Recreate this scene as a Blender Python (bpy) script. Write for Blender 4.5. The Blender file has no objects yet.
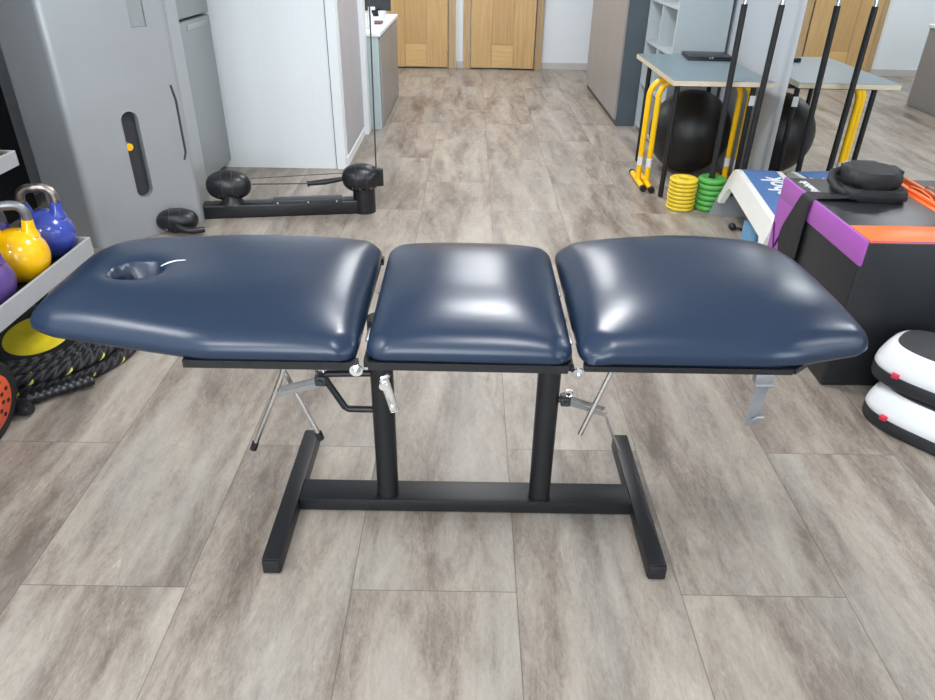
import bpy, bmesh, math, random
from mathutils import Vector, Matrix
random.seed(7)
sc = bpy.context.scene
col = sc.collection
PI = math.pi

# ------------------------------------------------------------------ camera
F_PX = 705.078; TH = 0.533242; PS = 0.00221476; RO = 0.0174137
fw = Vector((math.sin(PS)*math.cos(TH), math.cos(PS)*math.cos(TH), -math.sin(TH)))
rt = Vector((math.cos(PS), -math.sin(PS), 0))
up = rt.cross(fw)
r2 = rt*math.cos(RO) + up*math.sin(RO)
u2 = -rt*math.sin(RO) + up*math.cos(RO)
cam_d = bpy.data.cameras.new('camera')
cam = bpy.data.objects.new('camera', cam_d); col.objects.link(cam)
cam_d.sensor_width = 36.0
cam_d.lens = 36.0*F_PX/935.0
cam_d.clip_start = 0.05
cam.matrix_world = Matrix(((r2.x, u2.x, -fw.x, 0.0), (r2.y, u2.y, -fw.y, 0.0), (r2.z, u2.z, -fw.z, 1.5), (0, 0, 0, 1)))
sc.camera = cam

# ------------------------------------------------------------------ world, exposure
w = bpy.data.worlds.new('world'); sc.world = w; w.use_nodes = True
w.node_tree.nodes['Background'].inputs[0].default_value = (0.86, 0.93, 1.0, 1)
w.node_tree.nodes['Background'].inputs[1].default_value = 1.0
sc.view_settings.view_transform = 'Standard'
sc.view_settings.look = 'None'
sc.view_settings.gamma = 1.0
sc.view_settings.use_curve_mapping = False
sc.view_settings.exposure = 0.0

def area(name, loc, size, power, colour, rot=(0, 0, 0), sy=None):
    l = bpy.data.lights.new(name, 'AREA'); l.energy = power; l.color = colour
    l.shape = 'RECTANGLE'; l.size = size; l.size_y = sy or size
    o = bpy.data.objects.new(name, l); col.objects.link(o)
    o.location = loc; o.rotation_euler = rot
    return o
# daylight coming in through the window behind the camera
area('window_daylight', (-0.75, -2.35, 1.75), 2.3, 118, (0.86, 0.94, 1.0), (math.radians(90), 0, 0), 1.7)
PANELS = [(0.22, 3.05), (-2.35, 1.0), (0.22, 0.6), (-1.5, -0.6), (0.22, 5.6), (0.22, 8.1), (-1.7, 8.1)]  # panel over the kettlebell rack is added to brighten the machine's left face
for (px_, py_), pw_ in zip(PANELS, (50, 26, 22, 32, 42, 34, 34)):
    area('panel_light', (px_, py_, 2.655), 0.56, pw_, (0.97, 0.98, 1.0))

# ------------------------------------------------------------------ materials
def mat(name, colour, rough=0.5, metal=0.0, spec=0.5, emit=0.0, coat=0.0, noise=None, bump=None):
    m = bpy.data.materials.new(name); m.use_nodes = True
    nt = m.node_tree; b = nt.nodes['Principled BSDF']
    b.inputs['Base Color'].default_value = (*colour, 1)
    b.inputs['Roughness'].default_value = rough
    b.inputs['Metallic'].default_value = metal
    b.inputs['Specular IOR Level'].default_value = spec
    b.inputs['Coat Weight'].default_value = coat
    b.inputs['Coat Roughness'].default_value = 0.08
    if emit:
        b.inputs['Emission Color'].default_value = (*colour, 1)
        b.inputs['Emission Strength'].default_value = emit
    tc = nt.nodes.new('ShaderNodeTexCoord')
    if noise:
        sc_, amt = noise[0], noise[1]
        n = nt.nodes.new('ShaderNodeTexNoise'); n.inputs['Scale'].default_value = sc_; n.inputs['Detail'].default_value = 5
        mp = nt.nodes.new('ShaderNodeMapping')
        if len(noise) > 2: mp.inputs['Scale'].default_value = noise[2]
        nt.links.new(tc.outputs['Object'], mp.inputs['Vector']); nt.links.new(mp.outputs[0], n.inputs['Vector'])
        mr = nt.nodes.new('ShaderNodeMapRange')
        mr.inputs['From Min'].default_value = 0.1; mr.inputs['From Max'].default_value = 0.9
        mr.inputs['To Min'].default_value = 1-amt*2; mr.inputs['To Max'].default_value = 1+amt*2
        nt.links.new(n.outputs['Fac'], mr.inputs['Value'])
        mx = nt.nodes.new('ShaderNodeVectorMath'); mx.operation = 'SCALE'
        mx.inputs[0].default_value = colour
        nt.links.new(mr.outputs[0], mx.inputs['Scale'])
        nt.links.new(mx.outputs[0], b.inputs['Base Color'])
    if bump:
        n2 = nt.nodes.new('ShaderNodeTexNoise'); n2.inputs['Scale'].default_value = bump[0]; n2.inputs['Detail'].default_value = 4
        mp2 = nt.nodes.new('ShaderNodeMapping')
        if len(bump) > 2: mp2.inputs['Scale'].default_value = bump[2]
        nt.links.new(tc.outputs['Object'], mp2.inputs['Vector']); nt.links.new(mp2.outputs[0], n2.inputs['Vector'])
        bp = nt.nodes.new('ShaderNodeBump'); bp.inputs['Strength'].default_value = bump[1]; bp.inputs['Distance'].default_value = 0.01
        nt.links.new(n2.outputs['Fac'], bp.inputs['Height']); nt.links.new(bp.outputs[0], b.inputs['Normal'])
    return m

def srgb(r, g, b):
    f = lambda c: (c/255/12.92) if c/255 <= 0.04045 else ((c/255+0.055)/1.055)**2.4
    return (f(r), f(g), f(b))

VINYL = mat('navy_vinyl', srgb(27, 43, 65), 0.30, 0, 0.5, noise=(5, 0.03), bump=(7, 0.10, (0.6, 1.6, 1)))
BLACK_STEEL = mat('black_powder_coated_steel', srgb(22, 24, 28), 0.42, 0.0, 0.5, noise=(30, 0.08))
CHROME = mat('chrome', (0.72, 0.73, 0.75), 0.18, 1.0, noise=(20, 0.04))
ZINC = mat('zinc_plate', (0.42, 0.43, 0.45), 0.3, 0.95, noise=(25, 0.08))
RUBBER = mat('black_rubber', srgb(23, 23, 26), 0.6, noise=(30, 0.1))
WALLW = mat('white_paint', srgb(224, 230, 234), 0.6, noise=(3, 0.015))
WALLG = mat('pale_grey_paint', srgb(182, 188, 194), 0.6, noise=(3, 0.02))
CEIL = mat('ceiling_paint', srgb(235, 235, 235), 0.8, noise=(5, 0.01))
WPANEL = mat('white_laminate', srgb(234, 239, 242), 0.4, noise=(60, 0.012, (1, 1, 0.05)))
GPANEL = mat('warm_grey_laminate', srgb(178, 176, 180), 0.45, noise=(12, 0.03, (1, 1, 0.2)))
BASEB = mat('baseboard_grey', srgb(190, 187, 184), 0.5, noise=(8, 0.03))
SILVER = mat('brushed_silver_paint', srgb(164, 168, 171), 0.38, 0.3, 0.6, coat=0.3, noise=(4, 0.04))
FRIDGE = mat('grey_fridge_enamel', srgb(152, 157, 159), 0.4, 0.25, noise=(40, 0.02))
DARKG = mat('dark_grey_plastic', srgb(52, 55, 60), 0.4, noise=(25, 0.06))
BLKP = mat('black_plastic', srgb(26, 27, 31), 0.35, noise=(20, 0.08))
RACKB = mat('rack_black', srgb(33, 34, 38), 0.55, noise=(12, 0.08))
TRAYG = mat('rack_tray_grey', srgb(168, 171, 174), 0.45, 0.1, noise=(20, 0.03))
YEL = mat('yellow_gloss', srgb(248, 190, 8), 0.18, 0, 0.5, coat=0.4, noise=(8, 0.03), bump=(60, 0.05))
BLUEK = mat('blue_gloss', srgb(58, 76, 170), 0.2, 0, 0.5, coat=0.4, noise=(8, 0.04), bump=(60, 0.05))
PURK = mat('purple_gloss', srgb(92, 68, 132), 0.3, 0, 0.5, noise=(8, 0.05), bump=(60, 0.05))
INDK = mat('indigo_gloss', srgb(54, 48, 130), 0.25, 0, 0.5, coat=0.3, noise=(8, 0.04), bump=(60, 0.05))
STEELH = mat('worn_steel_handle', (0.30, 0.27, 0.25), 0.35, 0.9, noise=(45, 0.6), bump=(40, 0.2))
GREYH = mat('grey_steel_handle', (0.22, 0.22, 0.23), 0.38, 0.7, noise=(30, 0.2))
YTUBE = mat('yellow_tube', srgb(252, 200, 10), 0.3, 0, 0.5, noise=(8, 0.03))
YPLATE = mat('yellow_rubber_plate', srgb(226, 198, 52), 0.4, noise=(14, 0.06))
GPLATE = mat('green_rubber_plate', srgb(86, 168, 78), 0.4, noise=(14, 0.06))
TABLETOP = mat('grey_green_laminate', srgb(116, 134, 142), 0.35, noise=(40, 0.03))
BIRCH = mat('birch_edge', srgb(205, 190, 165), 0.5, noise=(20, 0.08, (1, 1, 6)))
CABF = mat('greige_cabinet_front', srgb(150, 145, 142), 0.4, noise=(4, 0.05, (1, 1, 0.3)))
CABS = mat('slate_cabinet_side', srgb(78, 88, 96), 0.5, noise=(6, 0.04))
PLINTH = mat('dark_plinth', srgb(80, 78, 78), 0.5, noise=(10, 0.05))
SHELFP = mat('pale_bookcase', srgb(176, 186, 190), 0.45, noise=(20, 0.02))
STEPW = mat('white_step_plastic', srgb(226, 226, 222), 0.4, noise=(20, 0.02))
STEPB = mat('blue_step_mat', srgb(72, 108, 162), 0.6, noise=(60, 0.08))
STEPG = mat('grey_step_leg', srgb(140, 146, 150), 0.45, noise=(20, 0.03))
LBLUE = mat('light_blue_plastic', srgb(110, 165, 210), 0.45, noise=(14, 0.05))
PURV = mat('purple_vinyl', srgb(160, 84, 170), 0.42, noise=(10, 0.04), bump=(18, 0.05))
ORGV = mat('orange_vinyl', srgb(244, 112, 44), 0.42, noise=(10, 0.03), bump=(14, 0.08))
BLKV = mat('black_vinyl', srgb(29, 31, 36), 0.42, noise=(6, 0.06), bump=(8, 0.08))
BAGM = mat('black_nylon', srgb(27, 28, 31), 0.65, noise=(50, 0.15), bump=(60, 0.15))
WHV = mat('white_vinyl', srgb(232, 234, 236), 0.38, noise=(8, 0.015), bump=(14, 0.05))
PADK = mat('charcoal_vinyl', srgb(66, 66, 68), 0.5, noise=(90, 0.15))
PADB = mat('black_pad_base', srgb(36, 38, 42), 0.5, noise=(10, 0.06))
REDT = mat('red_tab', srgb(205, 40, 70), 0.5, noise=(10, 0.05))
WHT = mat('white_print', srgb(228, 230, 232), 0.5, noise=(10, 0.02))
DPUR = mat('dark_purple_print', srgb(58, 26, 78), 0.5, noise=(10, 0.02))
BALLM = mat('black_gym_ball', srgb(27, 27, 29), 0.42, noise=(6, 0.06))
ORGP = mat('orange_plastic', srgb(228, 92, 52), 0.45, noise=(10, 0.05))
CABLE = mat('dark_cable', srgb(70, 66, 64), 0.5, noise=(30, 0.05))
MAROON = mat('maroon_cover', srgb(110, 70, 72), 0.5, noise=(10, 0.05))
GLASS_M = mat('mirror_silver', (0.80, 0.83, 0.84), 0.0, 1.0)
EMIT = mat('lamp_diffuser', (0.97, 0.98, 1.0), 0.5, emit=3.2)

def wood_mat(name, c1, c2, axis='Z'):
    m = bpy.data.materials.new(name); m.use_nodes = True
    nt = m.node_tree; b = nt.nodes['Principled BSDF']; b.inputs['Roughness'].default_value = 0.4
    tc = nt.nodes.new('ShaderNodeTexCoord'); mp = nt.nodes.new('ShaderNodeMapping')
    mp.inputs['Scale'].default_value = (22, 22, 1.2) if axis == 'Z' else (1.2, 22, 22)
    n = nt.nodes.new('ShaderNodeTexNoise'); n.inputs['Scale'].default_value = 2.2; n.inputs['Detail'].default_value = 6
    cr = nt.nodes.new('ShaderNodeValToRGB')
    cr.color_ramp.elements[0].position = 0.3; cr.color_ramp.elements[1].position = 0.7
    cr.color_ramp.elements[0].color = (*c1, 1); cr.color_ramp.elements[1].color = (*c2, 1)
    nt.links.new(tc.outputs['Object'], mp.inputs['Vector']); nt.links.new(mp.outputs[0], n.inputs['Vector'])
    nt.links.new(n.outputs['Fac'], cr.inputs[0]); nt.links.new(cr.outputs[0], b.inputs['Base Color'])
    return m
WOOD = wood_mat('oak_veneer', srgb(186, 150, 98), srgb(204, 170, 118))
WOODP = wood_mat('oak_veneer_panel', srgb(180, 144, 94), srgb(196, 160, 108))
WOODS = wood_mat('oak_veneer_square', srgb(200, 164, 106), srgb(214, 180, 124), 'X')
WOODF = wood_mat('oak_frame', srgb(170, 142, 102), srgb(192, 164, 122))

def floor_mat():
    m = bpy.data.materials.new('vinyl_plank_floor'); m.use_nodes = True
    nt = m.node_tree; N = nt.nodes; L = nt.links; b = N['Principled BSDF']
    def math_(op, a, c=None, clamp=False):
        n = N.new('ShaderNodeMath'); n.operation = op; n.use_clamp = clamp
        for i, v in enumerate((a, c)):
            if v is None: continue
            if isinstance(v, (int, float)): n.inputs[i].default_value = v
            else: L.new(v, n.inputs[i])
        return n.outputs[0]
    tc = N.new('ShaderNodeTexCoord'); sp = N.new('ShaderNodeSeparateXYZ'); L.new(tc.outputs['Object'], sp.inputs[0])
    X = math_('DIVIDE', math_('SUBTRACT', sp.outputs[0], 0.1439), 0.4373)
    cx = math_('FLOOR', X); fx = math_('SUBTRACT', X, cx)
    par = math_('PINGPONG', cx, 1.0)                 # 0 / 1 by column
    Yv = math_('DIVIDE', math_('SUBTRACT', math_('SUBTRACT', sp.outputs[1], 1.886), math_('MULTIPLY', par, 0.587)), 1.19)
    cy = math_('FLOOR', Yv); fy = math_('SUBTRACT', Yv, cy)
    dx = math_('MULTIPLY', math_('MINIMUM', fx, math_('SUBTRACT', 1.0, fx)), 0.4373)
    dy = math_('MULTIPLY', math_('MINIMUM', fy, math_('SUBTRACT', 1.0, fy)), 1.19)
    d = math_('MINIMUM', dx, dy)
    seam = math_('SUBTRACT', 1.0, math_('DIVIDE', d, 0.0022), True)   # 1 on the seam
    idv = N.new('ShaderNodeCombineXYZ'); L.new(cx, idv.inputs[0]); L.new(cy, idv.inputs[1])
    wn = N.new('ShaderNodeTexWhiteNoise'); wn.noise_dimensions = '2D'; L.new(idv.outputs[0], wn.inputs['Vector'])
    off = N.new('ShaderNodeVectorMath'); off.operation = 'SCALE'; L.new(wn.outputs['Color'], off.inputs[0]); off.inputs['Scale'].default_value = 37
    ad = N.new('ShaderNodeVectorMath'); ad.operation = 'ADD'; L.new(tc.outputs['Object'], ad.inputs[0]); L.new(off.outputs[0], ad.inputs[1])
    def noise(scale, vec, detail=6, rough=0.6, dist=0.0):
        mp = N.new('ShaderNodeMapping'); mp.inputs['Scale'].default_value = vec; L.new(ad.outputs[0], mp.inputs['Vector'])
        n = N.new('ShaderNodeTexNoise'); n.inputs['Scale'].default_value = scale; n.inputs['Detail'].default_value = detail
        n.inputs['Roughness'].default_value = rough; n.inputs['Distortion'].default_value = dist
        L.new(mp.outputs[0], n.inputs['Vector']); return n.outputs['Fac']
    big = noise(1.0, (6.5, 1.1, 1), 4, 0.55, 0.5)
    mid = noise(1.0, (24, 6.5, 1), 7, 0.75, 0.6)
    fine = noise(1.0, (150, 45, 1), 5, 0.8)
    tone = math_('ADD', math_('ADD', math_('MULTIPLY', big, 0.50), math_('MULTIPLY', mid, 0.34)), math_('MULTIPLY', fine, 0.22))
    cr = N.new('ShaderNodeValToRGB'); e = cr.color_ramp.elements
    e[0].position = 0.40; e[0].color = (*srgb(102, 91, 83), 1)
    e[1].position = 0.69; e[1].color = (*srgb(180, 171, 159), 1)
    x = e.new(0.47); x.color = (*srgb(128, 117, 107), 1)
    x = e.new(0.55); x.color = (*srgb(154, 144, 133), 1)
    L.new(tone, cr.inputs[0])
    # cool grey patches
    cool = noise(1.0, (5.0, 1.1, 1), 3, 0.5)
    cm = N.new('ShaderNodeMapRange'); cm.inputs['From Min'].default_value = 0.48; cm.inputs['From Max'].default_value = 0.68; cm.inputs['To Max'].default_value = 0.3
    L.new(cool, cm.inputs['Value'])
    mx = N.new('ShaderNodeMix'); mx.data_type = 'RGBA'; L.new(cm.outputs[0], mx.inputs['Factor']); L.new(cr.outputs[0], mx.inputs['A']); mx.inputs['B'].default_value = (*srgb(160, 162, 158), 1)
    # scratchy pale flecks of the distressed print
    fl = noise(1.0, (60, 9, 1), 8, 0.8, 1.2)
    patch = noise(1.0, (6, 1.2, 1), 2, 0.5)
    f1 = N.new('ShaderNodeMapRange'); f1.inputs['From Min'].default_value = 0.60; f1.inputs['From Max'].default_value = 0.66; L.new(fl, f1.inputs['Value'])
    f2 = N.new('ShaderNodeMapRange'); f2.inputs['From Min'].default_value = 0.5; f2.inputs['From Max'].default_value = 0.6; L.new(patch, f2.inputs['Value'])
    ff = math_('MULTIPLY', math_('MULTIPLY', f1.outputs[0], f2.outputs[0]), 0.5)
    mx2 = N.new('ShaderNodeMix'); mx2.data_type = 'RGBA'; L.new(ff, mx2.inputs['Factor']); L.new(mx.outputs['Result'], mx2.inputs['A']); mx2.inputs['B'].default_value = (*srgb(206, 202, 196), 1)
    # per plank tone
    pt = N.new('ShaderNodeMapRange'); pt.inputs['To Min'].default_value = 0.96; pt.inputs['To Max'].default_value = 1.03; L.new(wn.outputs['Value'], pt.inputs['Value'])
    sm = N.new('ShaderNodeVectorMath'); sm.operation = 'SCALE'; L.new(mx2.outputs['Result'], sm.inputs[0]); L.new(pt.outputs[0], sm.inputs['Scale'])
    mx3 = N.new('ShaderNodeMix'); mx3.data_type = 'RGBA'; L.new(math_('MULTIPLY', seam, 0.75), mx3.inputs['Factor']); L.new(sm.outputs[0], mx3.inputs['A']); mx3.inputs['B'].default_value = (*srgb(74, 66, 60), 1)
    L.new(mx3.outputs['Result'], b.inputs['Base Color'])
    rr = N.new('ShaderNodeMapRange'); rr.inputs['To Min'].default_value = 0.36; rr.inputs['To Max'].default_value = 0.5; L.new(mid, rr.inputs['Value'])
    L.new(rr.outputs[0], b.inputs['Roughness'])
    bp = N.new('ShaderNodeBump'); bp.inputs['Strength'].default_value = 0.12; bp.inputs['Distance'].default_value = 0.004
    L.new(math_('SUBTRACT', fine, math_('MULTIPLY', seam, 2.0)), bp.inputs['Height']); L.new(bp.outputs[0], b.inputs['Normal'])
    return m
FLOOR = floor_mat()

# ------------------------------------------------------------------ mesh helpers
class MB:
    """collects shapes in world coordinates for ONE mesh"""
    def __init__(s): s.bm = bmesh.new()
    def add(s, verts, faces):
        vs = [s.bm.verts.new(v) for v in verts]
        for f in faces:
            try: s.bm.faces.new([vs[i] for i in f])
            except ValueError: pass
        return s
    def box(s, x0, x1, y0, y1, z0, z1, bev=0.0, seg=2, M=None):
        t = bmesh.new()
        vs = [t.verts.new((x, y, z)) for x in (x0, x1) for y in (y0, y1) for z in (z0, z1)]
        for f in ((0, 1, 3, 2), (4, 6, 7, 5), (0, 4, 5, 1), (2, 3, 7, 6), (0, 2, 6, 4), (1, 5, 7, 3)): t.faces.new([vs[i] for i in f])
        if bev: bmesh.ops.bevel(t, geom=t.edges[:], offset=bev, segments=seg, affect='EDGES', profile=0.5)
        return s._merge(t, M)
    def _merge(s, t, M=None):
        if M is not None: bmesh.ops.transform(t, matrix=M, verts=t.verts[:])
        idx = {v: i for i, v in enumerate(t.verts)}
        s.add([tuple(v.co) for v in t.verts], [[idx[v] for v in f.verts] for f in t.faces])
        t.free(); return s
    def tube(s, pts, r, n=14, close=False, caps=True, sy=1.0):
        pts = [Vector(p) for p in pts]; rings = []
        rad = r if isinstance(r, (list, tuple)) else [r]*len(pts)
        prev = None
        for i, p in enumerate(pts):
            if close: d = (pts[(i+1) % len(pts)]-pts[i-1])
            else: d = pts[min(i+1, len(pts)-1)]-pts[max(i-1, 0)]
            d.normalize()
            if prev is None:
                a = Vector((0, 0, 1)) if abs(d.z) < 0.9 else Vector((1, 0, 0))
                u = d.cross(a).normalized()
            else: u = (prev-d*prev.dot(d)).normalized()
            prev = u; v = d.cross(u)
            rings.append([p+(u*math.cos(2*PI*k/n)+v*math.sin(2*PI*k/n)*sy)*rad[i] for k in range(n)])
        verts = [q for R in rings for q in R]; faces = []
        m = len(rings)
        for i in range(m if close else m-1):
            j = (i+1) % m
            for k in range(n): faces.append((i*n+k, i*n+(k+1) % n, j*n+(k+1) % n, j*n+k))
        if not close and caps: faces += [list(range(n))[::-1], [(m-1)*n+k for k in range(n)]]
        return s.add(verts, faces)
    def lathe(s, prof, c, n=32, M=None, close=False):
        verts = []; faces = []
        for r, z in prof:
            for k in range(n): verts.append(Vector((r*math.cos(2*PI*k/n), r*math.sin(2*PI*k/n), z)))
        m = len(prof)
        for i in range(m if close else m-1):
            j = (i+1) % m
            for k in range(n): faces.append((i*n+k, i*n+(k+1) % n, j*n+(k+1) % n, j*n+k))
        if not close: faces += [list(range(n))[::-1], [(m-1)*n+k for k in range(n)]]
        T = Matrix.Translation(Vector(c)) @ (M or Matrix())
        return s.add([T @ v for v in verts], faces)
    def ball(s, c, rx, ry=None, rz=None, n=28, m=16, M=None):
        ry = ry or rx; rz = rz or rx
        prof = [(max(1e-4, math.sin(PI*i/m)), -math.cos(PI*i/m)) for i in range(m+1)]
        T = (M or Matrix()) @ Matrix.Diagonal((rx, ry, rz, 1))
        return s.lathe(prof, c, n, T)
    def prism(s, poly, z0, z1, bev=0.0, seg=2, M=None):
        t = bmesh.new(); a = [t.verts.new((x, y, z0)) for x, y in poly]; b = [t.verts.new((x, y, z1)) for x, y in poly]
        n = len(poly)
        t.faces.new(a[::-1]); t.faces.new(b)
        for i in range(n): t.faces.new((a[i], a[(i+1) % n], b[(i+1) % n], b[i]))
        if bev:
            ed = [e for e in t.edges if abs(e.verts[0].co.z-e.verts[1].co.z) < 1e-6]
            bmesh.ops.bevel(t, geom=ed, offset=bev, segments=seg, affect='EDGES', profile=0.5)
        return s._merge(t, M)

ORG = {}
def finish(name, mb, m, parent=None, smooth=True, origin=None, angle=35):
    bm = mb.bm
    bmesh.ops.recalc_face_normals(bm, faces=bm.faces[:])
    if parent is not None: o0 = ORG[parent.name]
    elif origin is not None: o0 = Vector(origin)
    else:
        xs = [v.co for v in bm.verts]
        lo = Vector([min(v[i] for v in xs) for i in range(3)]); hi = Vector([max(v[i] for v in xs) for i in range(3)])
        o0 = Vector(((lo.x+hi.x)/2, (lo.y+hi.y)/2, lo.z))
    bmesh.ops.translate(bm, vec=-o0, verts=bm.verts[:])
    me = bpy.data.meshes.new(name); bm.to_mesh(me); bm.free()
    me.materials.append(m)
    if smooth:
        me.polygons.foreach_set('use_smooth', [True]*len(me.polygons))
        me.set_sharp_from_angle(angle=math.radians(angle))
    o = bpy.data.objects.new(name, me); col.objects.link(o)
    if parent is not None: o.parent = parent
    else: o.location = o0
    ORG[o.name] = o0
    return o
def pieces(name, mb, m, parent, **kw):
    """every loose island of mb becomes a part of its own"""
    bm = mb.bm; seen = set(); outs = []
    bm.verts.ensure_lookup_table()
    for v0 in bm.verts:
        if v0 in seen: continue
        st_ = [v0]; isl = []; seen.add(v0)
        while st_:
            v = st_.pop(); isl.append(v)
            for e_ in v.link_edges:
                o_ = e_.other_vert(v)
                if o_ not in seen: seen.add(o_); st_.append(o_)
        idx = {v: i for i, v in enumerate(isl)}
        fs = {f for v in isl for f in v.link_faces}
        outs.append(([tuple(v.co) for v in isl], [[idx[v] for v in f.verts] for f in fs]))
    bm.free()
    return [finish(name, MB().add(a, b), m, parent, **kw) for a, b in outs]
def thing(name, label, cat, loc, group=None):
    o = bpy.data.objects.new(name, None); col.objects.link(o); o.location = loc; o.empty_display_size = 0.1
    o['label'] = label; o['category'] = cat
    if group: o['group'] = group
    ORG[o.name] = Vector(loc); return o
def tag(o, label, cat, group=None):
    o['label'] = label; o['category'] = cat
    if group: o['group'] = group
    return o
def struct(o): o['kind'] = 'structure'; return o

def rounded(poly, radii, n=8):
    """polygon with rounded corners"""
    out = []; N_ = len(poly)
    if not isinstance(radii, (list, tuple)): radii = [radii]*N_
    for i in range(N_):
        p = Vector(poly[i]); a = Vector(poly[i-1]); b = Vector(poly[(i+1) % N_]); r = radii[i]
        if r <= 0: out.append(tuple(p)); continue
        d1 = (a-p).normalized(); d2 = (b-p).normalized()
        ang = math.acos(max(-1, min(1, d1.dot(d2)))); t = r/math.tan(ang/2)
        c = p+(d1+d2).normalized()*(r/math.sin(ang/2))
        s1 = p+d1*t-c; s2 = p+d2*t-c
        a1 = math.atan2(s1.y, s1.x); a2 = math.atan2(s2.y, s2.x); da = a2-a1
        while da > PI: da -= 2*PI
        while da < -PI: da += 2*PI
        for k in range(n+1):
            q = a1+da*k/n; out.append((c.x+r*math.cos(q), c.y+r*math.sin(q)))
    return out
def text_mesh(name, s, size, M, m, parent, extrude=0.0008):
    cu = bpy.data.curves.new(name, 'FONT'); cu.body = s; cu.size = size; cu.extrude = extrude; cu.offset = size*0.02
    cu.align_x = 'CENTER'; cu.align_y = 'CENTER'
    t = bpy.data.objects.new(name, cu); col.objects.link(t)
    dg = bpy.context.evaluated_depsgraph_get()
    me = bpy.data.meshes.new_from_object(t.evaluated_get(dg))
    bpy.data.objects.remove(t); me.transform(Matrix.Translation(-ORG[parent.name]) @ M)
    me.materials.clear(); me.materials.append(m)
    o = bpy.data.objects.new(name, me); col.objects.link(o); o.parent = parent; ORG[o.name] = ORG[parent.name]
    return o
def boolean_cut(o, mb):
    bmesh.ops.recalc_face_normals(mb.bm, faces=mb.bm.faces[:])
    bmesh.ops.translate(mb.bm, vec=-ORG[o.name], verts=mb.bm.verts[:])
    me = bpy.data.meshes.new('cut'); mb.bm.to_mesh(me); mb.bm.free()
    c = bpy.data.objects.new('cut', me); col.objects.link(c)
    c.matrix_world = Matrix.Translation(ORG[o.name])
    md = o.modifiers.new('b', 'BOOLEAN'); md.operation = 'DIFFERENCE'; md.object = c; md.solver = 'EXACT'
    bpy.context.view_layer.update()
    dg = bpy.context.evaluated_depsgraph_get()
    new = bpy.data.meshes.new_from_object(o.evaluated_get(dg))
    o.modifiers.clear(); o.data = new
    bpy.data.objects.remove(c)

MX0, MXK = 1.8328, 0.0125          # right wall / mirror plane: x = MX0 + MXK*y
def mx(y): return MX0+MXK*y

# ------------------------------------------------------------------ room shell
struct(finish('floor', MB().box(-3.0, 2.3, -2.6, 10.0, -0.05, 0.0), FLOOR, smooth=False, origin=(0, 0, 0)))
struct(finish('ceiling', MB().box(-3.0, 2.3, -2.6, 10.0, 2.7, 2.75), CEIL, smooth=False))
struct(finish('wall_far', MB().box(-3.0, 2.3, 9.74, 9.9, 0.0, 2.7), WALLW, smooth=False))
struct(finish('wall_left', MB().box(-2.9, -2.8, -2.5, 9.74, 0.0, 2.7), WALLW, smooth=False))
struct(finish('wall_right', MB().prism([(mx(-2.5)+0.008, -2.5), (mx(9.74)+0.008, 9.74), (mx(9.74)+0.12, 9.74), (mx(-2.5)+0.12, -2.5)], 0, 2.7), WALLG, smooth=False))
wb = MB()
wb.box(-2.8, mx(-2.5)+0.01, -2.6, -2.5, 0, 0.85); wb.box(-2.8, mx(-2.5)+0.01, -2.6, -2.5, 2.65, 2.7)
wb.box(-2.8, -1.95, -2.6, -2.5, 0.85, 2.65); wb.box(1.35, mx(-2.5)+0.01, -2.6, -2.5, 0.85, 2.65)
struct(finish('wall_back', wb, WALLW, smooth=False))
wf = MB()
for a in ((-1.95, -1.9), (-0.33, -0.27), (1.3, 1.35)): wf.box(a[0], a[1], -2.58, -2.52, 0.85, 2.65)
for a in ((0.85, 0.9), (2.6, 2.65)): wf.box(-1.9, 1.3, -2.58, -2.52, a[0], a[1])
struct(finish('window_1', wf, WPANEL, smooth=False))
struct(finish('baseboard_far', MB().box(0.915, 1.9, 9.725, 9.74, 0, 0.085, 0.003), BASEB, smooth=False))
struct(finish('baseboard_far', MB().box(-0.185, -0.065, 9.725, 9.74, 0, 0.085, 0.003), BASEB, smooth=False))
struct(finish('baseboard_far', MB().box(-2.8, -1.215, 9.725, 9.74, 0, 0.085, 0.003), BASEB, smooth=False))

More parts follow.
